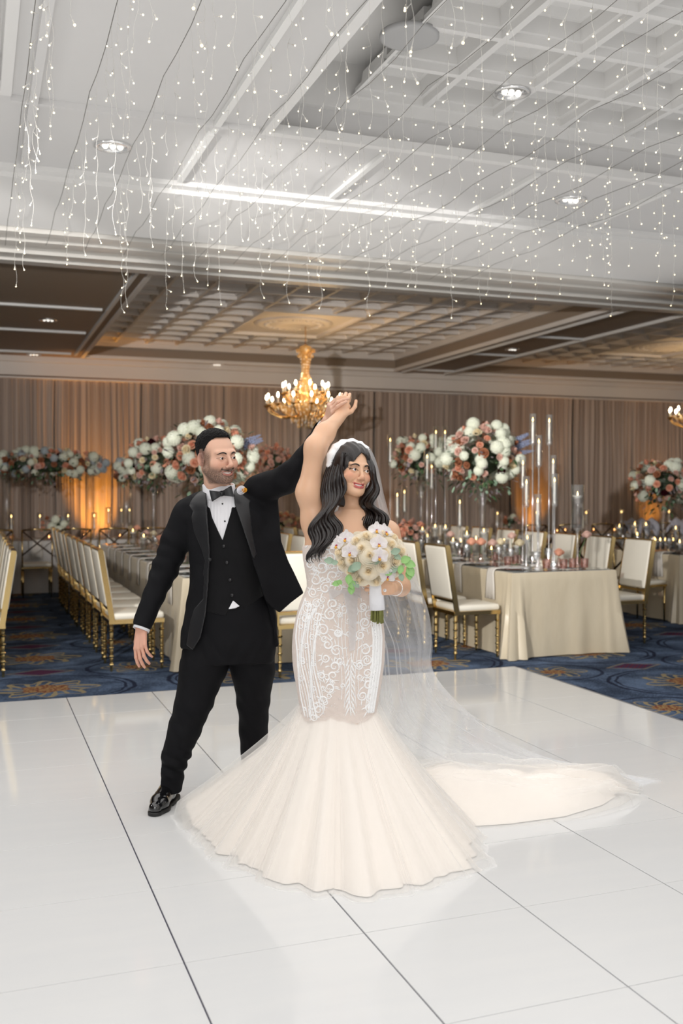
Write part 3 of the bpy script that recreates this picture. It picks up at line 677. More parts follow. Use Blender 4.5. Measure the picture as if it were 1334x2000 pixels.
cop = rose_mesh('copper_rose', M_copper, 3, .045, 4); bur = rose_mesh('burgundy_bloom', M_burg, 3, .05, 6)
def spike_mesh():
    b = MB(); b.tube([(0, 0, 0), (0, 0, .26)], .003, 5)
    for k in range(40):
        a = k*2.4; z = .06+.2*k/40; r = .026*(1.1-k/44); b.ball((r*math.cos(a), r*math.sin(a), z), .011*(1.2-k/50), 5, 3)
    return b.mesh('delphinium', M_delph)
spk = spike_mesh()
def leaf_add(b, c, d, L, wd, mi=0):
    d = Vector(d).normalized(); s = d.orthogonal().normalized() if abs(d.z) > .9 else d.cross(Vector((0, 0, 1))).normalized(); n = s.cross(d)
    c = Vector(c); b.add([c, c+d*L*.3+s*wd*.8, c+d*L*.7+s*wd*.8-n*L*.04, c+d*L-n*L*.12, c+d*L*.7-s*wd*.8-n*L*.04, c+d*L*.3-s*wd*.8], [(0, 1, 2, 3, 4, 5)], mi)
def foliage(R, H, n, seed, mats, drop=.5):
    rnd = random.Random(seed); b = MB()
    for k in range(n):
        a = rnd.random()*2*PI; z = rnd.uniform(-1, .8); q = math.sqrt(max(0, 1-z*z)); f = rnd.uniform(.6, 1.16)
        c = (R[0]*q*math.cos(a)*f, R[1]*q*math.sin(a)*f, H*z*f); dz = rnd.uniform(-1.2, .2) if z < 0 else rnd.uniform(-.2, .7)
        if z < -.35: c = (c[0]*1.04, c[1]*1.04, c[2]*1.12)
        leaf_add(b, c, (math.cos(a)+rnd.uniform(-.5, .5), math.sin(a)+rnd.uniform(-.5, .5), dz), rnd.uniform(.05, .1), rnd.uniform(.014, .026), rnd.randrange(len(mats)))
    b.ball((0, 0, 0), (R[0]*.55, R[1]*.55, H*.5), 12, 8, 0)
    return b.mesh('foliage', mats, False)
M_dkgreen = mat('dark_green', srgb(44, 58, 38), .6, var=.3, vscale=20); M_dusty = mat('dusty_mauve', srgb(140, 128, 130), .8, var=.3)
def vase(kind, h, t):
    if kind == 'trumpet': prof = [(.001, .004), (.09, .004), (.085, .012), (.03, .04), (.026, h*.35), (.04, h*.65), (.1, h), (.097, h), (.036, h*.65)]
    elif kind == 'column': prof = [(.001, .004), (.1, .004), (.1, h), (.097, h), (.097, .01)]
    else: prof = [(.001, .002), (.05, .002), (.06, h*.5), (.05, h), (.047, h), (.055, h*.5)]
    MB().lathe(prof, 22, cap=False).build('vase', M_glass, t)
def arrangement(label, loc, z0, ztop_c, R, H, n, seed, vkind='trumpet', spikes=0, mix=(.3, .34, .2, .16), group='tall floral arrangements', colonly=None, vases=None):
    """loc (x,y), z0 base, ztop_c centre height of the flower mass, R=(rx,ry), H half height"""
    t = thing('flower_arrangement', label, 'flower arrangement', (loc[0], loc[1], z0), 0, group)
    hc = ztop_c-z0; rnd = random.Random(seed)
    if vases:
        for vx in vases: o_ = bpy.data.objects; MB().lathe([(.001, .004), (.07, .004), (.07, hc-H*.4), (.067, hc-H*.4), (.067, .01)], 18, c=(vx, 0, 0), cap=False).build('vase', M_glass, t)
    elif vkind: vase(vkind, max(.08, hc-H*.55), t)
    fo = obj('foliage', foliage((R[0]*.98, R[1]*.98), H*.98, int(n*6.0), seed, [M_dkgreen, M_sage, M_green, M_dusty]), t, (0, 0, hc)); fo['kind'] = 'stuff'
    n = int(n*1.45)
    for k in range(n):
        z = 1-1.62*(k+.5)/n; a = k*2.39996+rnd.uniform(-.25, .25); q = math.sqrt(max(0, 1-z*z)); f = rnd.uniform(.84, 1.1)
        N = Vector((q*math.cos(a)/R[0], q*math.sin(a)/R[1], z/H)).normalized(); p = (R[0]*q*math.cos(a)*f, R[1]*q*math.sin(a)*f, hc+H*z*f)
        s = rnd.random(); c = np.cumsum(mix)
        if colonly: me = ros[rnd.choice(colonly)]
        elif s < c[0]: me = hyd[rnd.randrange(3) if 'garland' in label else rnd.randrange(2)]
        elif s < c[1]: me = ros[rnd.choice((0, 0, 1))]
        elif s < c[2]: me = ros[rnd.choice((1, 2))]
        else: me = cop if rnd.random() < .85 else bur
        o = obj(me.name.split('.')[0], me, t, p); o.rotation_euler = N.to_track_quat('Z', 'Y').to_euler(); sc_ = rnd.uniform(.7, 1.12); o.scale = (sc_,)*3
    for k in range(spikes):
        a = rnd.uniform(-.6, .5); d = Vector((math.cos(a), -.4, rnd.uniform(.1, .6))).normalized()
        o = obj('delphinium', spk, t, (R[0]*.75*d.x, R[1]*.6*d.y, hc+H*d.z*.8)); o.rotation_euler = d.to_track_quat('Z', 'Y').to_euler(); o.scale = (1.1,)*3
    return t
def onx(u, x): return x/atpx(u, 1.0)
def arr(label, u, v, Y, wpx, hpx, z0, n, seed, **k):
    D = (FV[1]*Y+FV[0]*atpx(u, Y)); s = D/FPX
    return arrangement(label, (atpx(u, Y), Y), z0, zpx(u, v, Y), (wpx*s/2, wpx*s/2*.9), hpx*s/2, n, seed, **k)
arr('large white, peach and copper floral arrangement behind the groom\'s head', 408, 893, onx(408, 2.3), 160, 146, TT, 92, 11, spikes=3)
arr('floral arrangement of white, peach and copper blooms left of the groom\'s head', 300, 903, onx(300, 2.2), 96, 96, TT, 50, 12)
arr('largest tall floral arrangement on the right table with blue delphinium on its right side', 942, 896, onx(942, 5.1), 140, 132, TT, 80, 13, spikes=7)
arr('second tall floral arrangement on the right table, nearer to the bride\'s veil', 822, 897, onx(822, 5.42), 112, 92, TT, 56, 14)
arr('tall floral arrangement cut by the right edge of the photo', 1296, 945, onx(1296, 8.1) if onx(1296, 8.1) < 12.5 else 12.0, 122, 96, TT, 60, 15, spikes=6)
g = arrangement('long floral garland of pale blue, white and peach blooms on clear columns at far left', (atpx(88, 15.65), 15.65), .75, zpx(95, 908, 15.65), (.86, .24), .23, 90, 16, vkind=None, vases=(-.55, .66), mix=(.45, .2, .2, .15))
arr('dim white floral arrangement on a clear column right of the long garland', 247, 922, 15.5, 46, 46, .75, 30, 17, vkind='column')
arr('dim peach rose arrangement behind the groom\'s raised arm', 535, 905, 15.88, 70, 72, .75, 50, 18, vkind='column', colonly=(0, 1, 1))
arr('low peach rose arrangement between groom and bride', 556, 1022, 15.36, 58, 42, .75, 36, 19, vkind='bowl', colonly=(0, 1, 2), group='low floral arrangements')
arr('low dark green arrangement on the far table under the garland', 106, 1026, 15.36, 50, 34, .75, 8, 20, vkind='bowl', group='low floral arrangements')
arr('low peach rose arrangement at the far end of the right table', 800, 1035, onx(800, 5.05), 66, 36, TT, 26, 21, vkind='bowl', colonly=(0, 1), group='low floral arrangements')
arr('small dark green arrangement on the far right table', 998, 1018, 14.8, 30, 22, .75, 5, 22, vkind='bowl', group='low floral arrangements')
# single roses in bud vases
stemg = mat('stem_green', srgb(90, 120, 70), .6)
def bud(label, x, y, z, h, me, lean=0.0):
    t = thing('bud_vase', label, 'bud vase', (x, y, z), 0, 'single roses in bud vases')
    MB().lathe([(.001, .003), (.024, .003), (.028, .03), (.012, .07), (.014, .1), (.012, .1), (.01, .07)], 12, cap=False).build('vase', M_blush, t)
    MB().tube([(0, 0, .01), (lean*.3, 0, h*.5), (lean, 0, h)], .0025, 5).build('stem', stemg, t)
    o = obj('rose', me, t, (lean, 0, h+.01)); o.rotation_euler = (-.6, .3, 0)
for i, (u, v, Y, k) in enumerate(((921, 1062, 8.6, 0), (940, 1060, 8.75, 0), (962, 1062, 8.5, 1), (978, 1060, 8.9, 2), (1015, 1062, 8.45, 2), (1092, 1085, 7.98, 0), (880, 1045, 10.2, 1), (1000, 1048, 9.3, 1))):
    z = zpx(u, v, Y); x = min(max(atpx(u, Y), 4.62), 5.5); Y = onx(u, x)
    bud('bud vase with a %s rose, %s from the left on the right table' % (('peach', 'blush', 'cream')[k], ordn[(0, 1, 2, 3, 5, 6, 7, 4)[i] if i < 6 else (7, 4)[i-6]]), x, Y, TT, max(.14, z-TT), ros[k])
bud('bud vase with a leaning pink rose near the right corner of the right table', 5.33, 8.02, TT, .3, ros[1], .1)
for i, (u, v) in enumerate(((268, 1032), (285, 1060), (300, 1058), (312, 1055), (320, 1062), (255, 1045))):
    x = 2.1+.08*(i % 3); Y = onx(u, x); bud('bud vase with a rose, %s on the table behind the groom' % ordn[i], x, Y, TT, max(.14, zpx(u, v, Y)-TT), ros[i % 3])
# ---------------- chandeliers ----------------
M_amber = mat('amber_crystal', srgb(238, 200, 138), .1, metal=.45, spec=.9); M_cry = mat('clear_crystal', srgb(255, 248, 235), .05, metal=.3, spec=1)
M_bulb = mat('bulb_glow', (1, .9, .7, 1), emit=(1, .80, .48, 1), estr=26); M_brass = mat('aged_brass', srgb(214, 174, 108), .22, metal=1)
def chandelier(label, c):
    z1 = ZR+.03; t = thing('chandelier', label, 'chandelier', (c[0], c[1], 0), 0, 'crystal chandeliers')
    def Z(v): return CAM_H+(957-v)/FPX*15.4
    MB().lathe([(.001, z1-.03), (.03, z1-.035), (.075, z1-.012), (.08, z1)], 20).build('canopy', M_brass, t)
    MB().tube([(0, 0, z1-.03), (0, 0, Z(668))], .008, 8).build('rod', M_brass, t)
    MB().lathe([(.02, Z(668)), (.09, Z(672)), (.11, Z(680)), (.04, Z(686)), (.05, Z(700)), (.04, Z(735)), (.1, Z(760)), (.16, Z(785)), (.1, Z(800)), (.05, Z(815)), (.001, Z(826))], 20).build('column', M_amber, t)
    rnd = random.Random(3)
    octv = [(1, 0, 0), (-1, 0, 0), (0, 1, 0), (0, -1, 0), (0, 0, 1.6), (0, 0, -1.9)]; octf = [(0, 2, 4), (2, 1, 4), (1, 3, 4), (3, 0, 4), (2, 0, 5), (1, 2, 5), (3, 1, 5), (0, 3, 5)]
    b = MB()
    def drop(x, y, z, s): b.add([(x+p[0]*s, y+p[1]*s, z+p[2]*s) for p in octv], octf, 1 if rnd.random() < .35 else 0)
    for k in range(20):                     # swags from the crown down to the body
        a = 2*PI*k/20
        for j in range(16):
            q = j/15; r = .10-.045*math.sin(min(1, q*2.2)*PI/2)+.24*max(0, q-.45)**1.6*2.2; drop(r*math.cos(a), r*math.sin(a), Z(686)+(Z(768)-Z(686))*q, .011)
    for k in range(14):
        a = 2*PI*k/14; drop(.14*math.cos(a), .14*math.sin(a), Z(680), .02); drop(.12*math.cos(a), .12*math.sin(a), Z(690), .016)
    for ring, (r0, v0, n) in enumerate(((.42, 790, 44), (.34, 800, 36), (.24, 812, 26), (.13, 822, 14), (.55, 786, 48), (.3, 768, 30))):
        for k in range(n):
            a = 2*PI*k/n+ring
            for j in range(3): drop(r0*math.cos(a)*(1-.05*j), r0*math.sin(a)*(1-.05*j), Z(v0)-.03*j-.02*rnd.random(), .012+.004*rnd.random())
    o = b.build('crystal_drops', [M_amber, M_cry], t, smooth=False); o['kind'] = 'stuff'
    n = 0
    for tier, (nA, r, zb, off) in enumerate(((14, .62, Z(800), .12), (10, .36, Z(775), .3))):
        p = [(.04, 0, zb+.02), (r*.3, 0, zb-.10), (r*.65, 0, zb-.10), (r*.92, 0, zb-.02), (r, 0, zb+.06)]
        pp = []
        for i in range(9):
            s = i/8*4; k = min(3, int(s)); f = s-k; pp.append(tuple(p[k][c_]*(1-f)+p[k+1][c_]*f for c_ in range(3)))
        am = MB().tube(pp, .009, 6); am.lathe([(.012, zb+.055), (.045, zb+.075), (.05, zb+.09), (.015, zb+.08)], 10, c=(r, 0, 0)); ame = am.mesh('arm', M_brass)
        sm = MB().lathe([(.011, zb+.08), (.011, zb+.18)], 8, c=(r, 0, 0)).mesh('candle_sleeve', M_wax)
        bm_ = MB().lathe([(.006, zb+.18), (.017, zb+.2), (.0185, zb+.218), (.012, zb+.245), (.001, zb+.262)], 10, c=(r, 0, 0)).mesh('bulb', M_bulb)
        for k in range(nA):
            a = 2*PI*(k+off)/nA; arm = obj('arm', ame, t, (0, 0, 0), (0, 0, a)); obj('candle_sleeve', sm, arm); obj('bulb', bm_, arm)
    lamp('chandelier_glow', 'POINT', (c[0], c[1], Z(760)), 26, (1, .62, .28), shadow_soft_size=.3)
    lamp('chandelier_glow', 'POINT', (c[0]+.1, c[1]-.75, Z(725)), 10, (1, .62, .28), shadow_soft_size=.2)
    return t
chandelier('large amber crystal chandelier hanging behind the raised hands', (atpx(597, CH1[1]), CH1[1]))
chandelier('crystal chandelier cut off by the right edge of the photo', (atpx(1376, 14.7), 14.7))
# ---------------- fairy lights ----------------
M_wire = sheer('clear_wire', srgb(232, 230, 224), .45, .5); M_led = mat('led_tip', (1, .9, .7, 1), emit=(1, .78, .42, 1), estr=4.2); M_cable = mat('support_cable', srgb(120, 118, 114), .6)
def strand_mesh(seed, n, gap=.105):
    r = random.Random(seed); w_ = MB(); l_ = MB(); z = 0; x = y = 0; pts = [(0, 0, 0)]
    for k in range(n):
        z -= gap*r.uniform(.8, 1.15); x += r.uniform(-.014, .014); y += r.uniform(-.014, .014); pts.append((x, y, z))
    tp = []
    for i in range(len(pts)-1):
        for j in range(4):
            f = j/4; b_ = .008*math.sin(PI*f)*(1 if i % 2 else -1)
            tp.append((pts[i][0]*(1-f)+pts[i+1][0]*f+b_, pts[i][1]*(1-f)+pts[i+1][1]*f, pts[i][2]*(1-f)+pts[i+1][2]*f))
    tp.append(pts[-1]); w_.tube(tp, .0009, 3)
    for i in range(1, len(pts)):
        p = Vector(pts[i]); d = Vector((r.uniform(-1, 1), r.uniform(-1, 1), r.uniform(-1.3, -.1))).normalized()
        if i == len(pts)-1: d = Vector((r.uniform(-.6, .6), r.uniform(-.6, .6), -1)).normalized()
        w_.tube([p, p+d*.018], .0012, 3); w_.tube([p+d*.018, p+d*.031], .0026, 5); l_.ball(p+d*.034, .0040, 6, 4)
    return w_.mesh('wire', M_wire), l_.mesh('led_tips', M_led)
SM = [strand_mesh(k, 4+k % 5) for k in range(12)]
rnd = random.Random(5); ns = 0
cx = [-.75+.34*i for i in range(17)]
for i, x in enumerate(cx):
    yend = 7.2 if x < 3.1 else 7.2-(x-3.1)*.62; P = [(x, -1.5+(10.7)*k/30, ZS-.13-.05*abs(math.sin(k*.9+i))) for k in range(31)]
    o = MB().tube(P, .0022, 4).build('support_cable', M_cable); tag(o, 'thin grey support cable carrying fairy light drops under the ceiling', 'cable', 'fairy light support cables')
    y = 1.7+rnd.uniform(0, .2)
    while y < yend:
        if ns < 300 and not (x < -.2 and y < 3.5) and x < .75*y+.8 and x > .1*y-1.2:
            k = rnd.randrange(12); t = thing('fairy_light_strand', 'thin drop strand of warm white fairy lights hanging under the ceiling', 'string light', (x, y, float(np.interp(y, [p[1] for p in P], [p[2] for p in P]))), rnd.uniform(0, 6.28), 'fairy light strands')
            obj('wire', SM[k][0], t); o = obj('led_tips', SM[k][1], t); o['kind'] = 'stuff'; ns += 1
        y += rnd.uniform(.18, .44)
print('strands', ns)
# ---------------- sculpting toolkit: smooth distance fields meshed by surface nets ----------------
f32 = np.float32
def Pv(u, v, D):                       # picture position at depth D -> (right, depth, up) in metres
    xu = (u-667)/FPX; yv = (v-1000)/FPX
    dd = math.cos(TH)-yv*math.sin(TH); dz = -math.sin(TH)-yv*math.cos(TH); t = D/dd
    return np.array([xu*t, D, CAM_H+dz*t])
def V3(*a): return np.array(a, float)
class SDF:
    def __init__(s): s.ops = []
    def _add(s, fn, c, R, k, mode=0): s.ops.append((fn, np.array(c, f32), float(R), k, mode)); return s
    def rc(s, a, b, ra, rb, k=.02, mode=0, sq=None):
        a = np.array(a, f32); b = np.array(b, f32); ba = b-a; L2 = float(ba@ba)+1e-12
        def fn(p):
            pa = p-a; h = np.clip((pa@ba)/L2, 0, 1); q = pa-h[:, None]*ba
            return np.sqrt((q*q).sum(1))-(ra+h*(rb-ra))
        return s._add(fn, (a+b)/2, math.sqrt(L2)/2+max(ra, rb), k, mode)
    def chain(s, pts, rs, k=.02, mode=0):
        for i in range(len(pts)-1): s.rc(pts[i], pts[i+1], rs[i], rs[i+1], k if i == 0 else min(k, .014 if k < .045 else .04), mode)
        return s
    def el(s, c, r, k=.02, M=None, mode=0):
        c = np.array(c, f32); r = np.array(r if hasattr(r, '__len__') else (r, r, r), f32); Mi = None if M is None else np.array(M, f32)   # M: local->world rotation
        def fn(p):
            q = p-c
            if Mi is not None: q = q@Mi
            k0 = np.sqrt(((q/r)**2).sum(1)); k1 = np.sqrt(((q/(r*r))**2).sum(1))+1e-9
            return k0*(k0-1)/k1
        return s._add(fn, c, float(r.max()), k, mode)
    def fn(s, f, c, R, k=.01, mode=0): return s._add(f, c, R, k, mode)
    def __call__(s, p):
        d = np.full(len(p), 9.0, f32)
        for fn, c, R, k, mode in s.ops:
            m = R+max(k, 0)+.07; q = p-c; ix = np.nonzero((np.abs(q) < m).all(1))[0]
            if not len(ix): continue
            e = fn(p[ix]).astype(f32); o = d[ix]
            if mode == 0:
                if k > 0: h = np.clip(.5+.5*(e-o)/k, 0, 1); r = e*(1-h)+o*h-k*h*(1-h)
                else: r = np.minimum(o, e)
                r = np.where(o > 5, e, r)
            else:                     # smooth subtraction
                h = np.clip(.5-.5*(o+e)/k, 0, 1) if k > 0 else (o < -e).astype(f32); r = o*(1-h)+(-e)*h+k*h*(1-h) if k > 0 else np.maximum(o, -e)
            d[ix] = r
        return d
def nets(sdf, lo, hi, h):
    lo = np.array(lo, float); hi = np.array(hi, float); B = 4
    nb = np.ceil((hi-lo)/(h*B)).astype(int)+1; n = nb*B
    bc = [lo[i]+(np.arange(nb[i])+.5)*B*h for i in range(3)]
    G = np.stack(np.meshgrid(*bc, indexing='ij'), -1).reshape(-1, 3).astype(f32)
    dc = sdf(G); near = np.abs(dc) < B*h*1.05+.004
    D = np.repeat(np.repeat(np.repeat(dc.reshape(nb), B, 0), B, 1), B, 2).astype(f32)
    act = np.nonzero(near)[0]
    if not len(act): return np.zeros((0, 3)), np.zeros((0, 4), int)
    bi = np.stack(np.unravel_index(act, nb), 1); off = np.stack(np.meshgrid(*[np.arange(B)]*3, indexing='ij'), -1).reshape(-1, 3)
    for c0 in range(0, len(bi), 6000):
        ii = (bi[c0:c0+6000, None, :]*B+off[None]).reshape(-1, 3)
        D[ii[:, 0], ii[:, 1], ii[:, 2]] = sdf((lo+(ii+.5)*h).astype(f32))
    S = D < 0
    Sx = S[:-1, :-1, :-1].astype(np.int8)
    tot = sum(S[a:S.shape[0]-1+a, b:S.shape[1]-1+b, c:S.shape[2]-1+c].astype(np.int8) for a in (0, 1) for b in (0, 1) for c in (0, 1))
    cell = (tot > 0) & (tot < 8); ci = np.stack(np.nonzero(cell), 1)
    idx = -np.ones(cell.shape, np.int64); idx[cell] = np.arange(len(ci))
    acc = np.zeros((len(ci), 3)); cnt = np.zeros(len(ci))
    for ax in range(3):
        o1, o2 = [x for x in range(3) if x != ax]
        for a in (0, 1):
            for b in (0, 1):
                s0 = ci.copy(); s0[:, o1] += a; s0[:, o2] += b; s1 = s0.copy(); s1[:, ax] += 1
                d0 = D[tuple(s0.T)]; d1 = D[tuple(s1.T)]; x = (d0 < 0) != (d1 < 0)
                t = np.where(x, d0/(d0-d1+1e-12), 0); p = s0.astype(float); p[:, ax] += t
                acc[x] += p[x]; cnt[x] += 1
    V = lo+(acc/cnt[:, None]+.5)*h
    F = []
    for ax in range(3):
        o1, o2 = (ax+1) % 3, (ax+2) % 3
        sl0 = [slice(1, -1)]*3; sl0[ax] = slice(0, -1); sl1 = list(sl0); sl1[ax] = slice(1, None)
        A = S[tuple(sl0)]; Bb = S[tuple(sl1)]
        m = min(A.shape[ax], Bb.shape[ax])
        x = np.stack(np.nonzero(A != Bb), 1)
        if not len(x): continue
        sgn = A[tuple(x.T)]; g = x.copy()
        for i in range(3):
            if i != ax: g[:, i] += 1
        ok = (g[:, ax] < cell.shape[ax]) & (g[:, o1] < cell.shape[o1]) & (g[:, o2] < cell.shape[o2]); g = g[ok]; sgn = sgn[ok]
        def gi(a, b): q = g.copy(); q[:, o1] -= a; q[:, o2] -= b; return idx[tuple(q.T)]
        q = np.stack([gi(0, 0), gi(1, 0), gi(1, 1), gi(0, 1)], 1); q[~sgn] = q[~sgn][:, ::-1]
        F.append(q[(q >= 0).all(1)])
    return V, np.concatenate(F) if F else np.zeros((0, 4), int)
def relax(V, F, it=1, lam=.5):
    for _ in range(it):
        a = np.zeros_like(V); n = np.zeros(len(V))
        for k in range(4):
            i = F[:, k]
            for j in (F[:, (k+1) % 4], F[:, (k+3) % 4]):
                for c in range(3): a[:, c] += np.bincount(i, V[j, c], len(V))
                n += np.bincount(i, minlength=len(V))
        m = n > 0; V = V.copy(); V[m] = V[m]*(1-lam)+lam*a[m]/n[m][:, None]
    return V
def npmesh(name, V, F, mats, mi=None, col=None, smooth=True):
    me = bpy.data.meshes.new(name); nv, nf = len(V), len(F); k = F.shape[1]
    me.vertices.add(nv); me.vertices.foreach_set('co', np.asarray(V, f32).ravel()); me.loops.add(nf*k); me.loops.foreach_set('vertex_index', F.astype(np.int32).ravel())
    me.polygons.add(nf); me.polygons.foreach_set('loop_start', np.arange(0, nf*k, k, dtype=np.int32))
    for m in (mats if isinstance(mats, (list, tuple)) else [mats]): me.materials.append(m)
    if mi is not None: me.polygons.foreach_set('material_index', mi.astype(np.int32))
    me.update(calc_edges=True); me.validate()
    if smooth: me.shade_smooth()
    if col is not None and len(me.vertices) == nv:
        at = me.color_attributes.new('Col', 'FLOAT_COLOR', 'POINT'); at.data.foreach_set('color', np.concatenate([col, np.ones((nv, 1))], 1).astype(f32).ravel())
    return me
def sculpt(name, sdf, lo, hi, h, m, parent, org, it=1, label=None):
    V, F = nets(sdf, lo, hi, h); V = relax(V, F, it)
    o = obj(name, npmesh(name, V-org, F, m), parent)
    if label: o['label'] = label
    return o
def poly_sdf(poly):                      # 2-D signed distance to a polygon, vectorised
    P = np.array(poly, f32)
    def f(x, z):
        d = np.full(len(x), 1e9, f32); s = np.ones(len(x), f32); n = len(P)
        for i in range(n):
            a = P[i]; b = P[i-1]; e = b-a; wx = x-a[0]; wz = z-a[1]; t = np.clip((wx*e[0]+wz*e[1])/(e@e+1e-12), 0, 1)
            bx = wx-e[0]*t; bz = wz-e[1]*t; d = np.minimum(d, bx*bx+bz*bz)
            c1 = z >= a[1]; c2 = z < b[1]; c3 = e[0]*wz > e[1]*wx
            fl = (c1 & c2 & c3) | (~c1 & ~c2 & ~c3); s = np.where(fl, -s, s)
        return s*np.sqrt(d)
    return f
def pxpoly(pts, D): return [(lambda q: (q[0], q[2]))(Pv(u, v, D)) for u, v in pts]
class Stack:
    """body of stacked ellipses: rows (z, centre a, centre d, half width, half depth)"""
    def __init__(s, rows, pw=2.2):
        s.r = np.array(sorted(rows), float); s.pw = pw
    def at(s, z):
        r = s.r; zz = r[:, 0]; out = []
        i = np.clip(np.searchsorted(zz, z)-1, 0, len(zz)-2); t = np.clip((z-zz[i])/(zz[i+1]-zz[i]), 0, 1)
        for c in range(1, 5):
            y = r[:, c]; m = np.gradient(y, zz); h = zz[i+1]-zz[i]
            out.append((2*t**3-3*t**2+1)*y[i]+(t**3-2*t**2+t)*h*m[i]+(-2*t**3+3*t**2)*y[i+1]+(t**3-t**2)*h*m[i+1])
        return out
    def d(s, p, off=0):
        ca, cd, w_, h_ = s.at(p[:, 2]); w_ = w_+off; h_ = h_+off
        x = np.abs(p[:, 0]-ca)/w_; y = np.abs(p[:, 1]-cd)/h_; k = (x**s.pw+y**s.pw)**(1/s.pw)+1e-6
        rad = np.sqrt((p[:, 0]-ca)**2+(p[:, 1]-cd)**2)+1e-6
        return (k-1)/k*rad*.85
    def cap(s, p, off=0): return np.maximum(p[:, 2]-(s.r[-1, 0]+off), (s.r[0, 0]-off)-p[:, 2])
    def full(s, p, off=0): return np.maximum(s.d(p, off), s.cap(p, off))
    def pt(s, al, z, off=0):            # surface point at angle (0 = front) and height
        ca, cd, w_, h_ = [float(q[0]) for q in s.at(np.array([z]))]; e = 2/s.pw
        sx, cx = math.sin(al), math.cos(al)
        return np.array([ca+(w_+off)*math.copysign(abs(sx)**e, sx), cd-(h_+off)*math.copysign(abs(cx)**e, cx), z])
def rotm(yaw, pitch, roll):
    """head frame -> view frame. yaw + turns the face to the picture's right, pitch + looks up, roll + tips the crown to the picture's right"""
    return np.array(Matrix.Rotation(roll, 3, 'Y') @ Matrix.Rotation(yaw, 3, 'Z') @ Matrix.Rotation(-pitch, 3, 'X'))
def noise3(p, s, seed=0):
    x, y, z = p[:, 0]*s+seed, p[:, 1]*s+seed*1.7, p[:, 2]*s-seed
    return (np.sin(x*1.3+1.7*np.sin(y*.9+z*.7))+np.sin(y*1.7+1.3*np.sin(z*1.1+x*.6))+np.sin(z*1.5+1.5*np.sin(x*.8-y*.5)))/3
M_skin = None
def skin_mat(name, rough=.42):
    m = mat(name, (.8, .6, .5, 1), rough, sss=.12, sub=(.03, .012, .006), bump=.04, bscale=400, spec=.35)
    X.nt = m.node_tree; a = X.nt.nodes.new('ShaderNodeAttribute'); a.attribute_name = 'Col'; X.nt.links.new(a.outputs['Color'], m.node_tree.nodes['Principled BSDF'].inputs['Base Color']); return m
def head_sdf(S, c, R, s, male, smile=1.0):
    """adds a head to S; c centre, R rotation, s scale"""
    def T(*p): return c+R@(np.array(p)*s)
    def E(p, r, k, mode=0, M=None): S.el(T(*p), np.array(r)*s, k*s, R if M is None else R@M, mode)
    def K(a, b, ra, rb, k, mode=0): S.rc(T(*a), T(*b), ra*s, rb*s, k*s, mode)
    jw = 1.0 if male else .9
    E((0, .020, .036), (.0755, .094, .083), .02)
    E((0, -.028, -.015), (.064*jw, .060, .082), .03)
    E((0, -.038, -.070), (.046*jw, .044, .040), .03)
    K((-.050*jw, .006, -.052), (-.018, -.062, -.094), .020, .018, .025); K((.050*jw, .006, -.052), (.018, -.062, -.094), .020, .018, .025)
    E((0, -.074, -.099), (.020 if male else .015, .017, .014), .02)
    for sx in (-1, 1):
        E((sx*.041, -.058, -.030), (.025, .026, .022), .022)          # cheek
        K((sx*.012, -.084, .023), (sx*.046, -.070, .024), .0085 if male else .0055, .007, .014)   # brow
        E((sx*.031, -.097, -.001), (.0175, .015, .0125), .012, 1)     # socket
        E((sx*.031, -.0765, -.001), (.0150, .0135, .0140), .006)      # lids
        E((sx*.031, -.0925, -.0022), (.0130, .010, .0034 if male else .0043), .0015, 1)   # opening
        E((sx*.0115, -.0975, -.040), (.0075, .009, .0065), .007)      # nostril wing
        # ear
        M = np.array(Matrix.Rotation(sx*-.35, 3, 'Z') @ Matrix.Rotation(-.15, 3, 'X'))
        E((sx*.079, .012, -.008), (.006, .018, .031), .006, 0, M); E((sx*.086, .007, -.006), (.005, .010, .019), .004, 1, M)
    K((0, -.083, .018), (0, -.112 if male else -.107, -.031), .0065, .0095 if male else .008, .012)
    E((0, -.109 if male else -.104, -.034), (.0105, .0095, .0085), .008)
    # mouth: corners lifted by the smile
    cu = .007*smile; cw = .027+.004*smile
    lf = .72 if male else .92
    def mth(x, z0): q = x/cw; return (x, -.0905+.020*q*q, z0+cu*q*q)
    xs = [-cw*.93, -cw*.5, 0, cw*.5, cw*.93]
    for i in range(4):
        K(mth(xs[i], -.0605), mth(xs[i+1], -.0605), lf*(.0028, .0048, .0052, .0048, .0028)[i], lf*(.0028, .0048, .0052, .0048, .0028)[i+1], .005)
        K(mth(xs[i], -.0770+.002*abs(i-1.5)), mth(xs[i+1], -.0770+.002*abs(i-1.5)), lf*(.0028, .0052, .006, .0052, .0028)[i], lf*(.0028, .0052, .006, .0052, .0028)[i+1], .006)
    for i in range(4):
        K(mth(xs[i], -.0685), mth(xs[i+1], -.0685), (.0012, .0038, .0046, .0038, .0012)[i], (.0012, .0038, .0046, .0038, .0012)[i+1], .0015, 1)
    for sx in (-1, 1): K((sx*.020, -.090, -.040), (sx*.036, -.072, -.062), .0012, .0012, .008, 1)   # smile crease
    return T
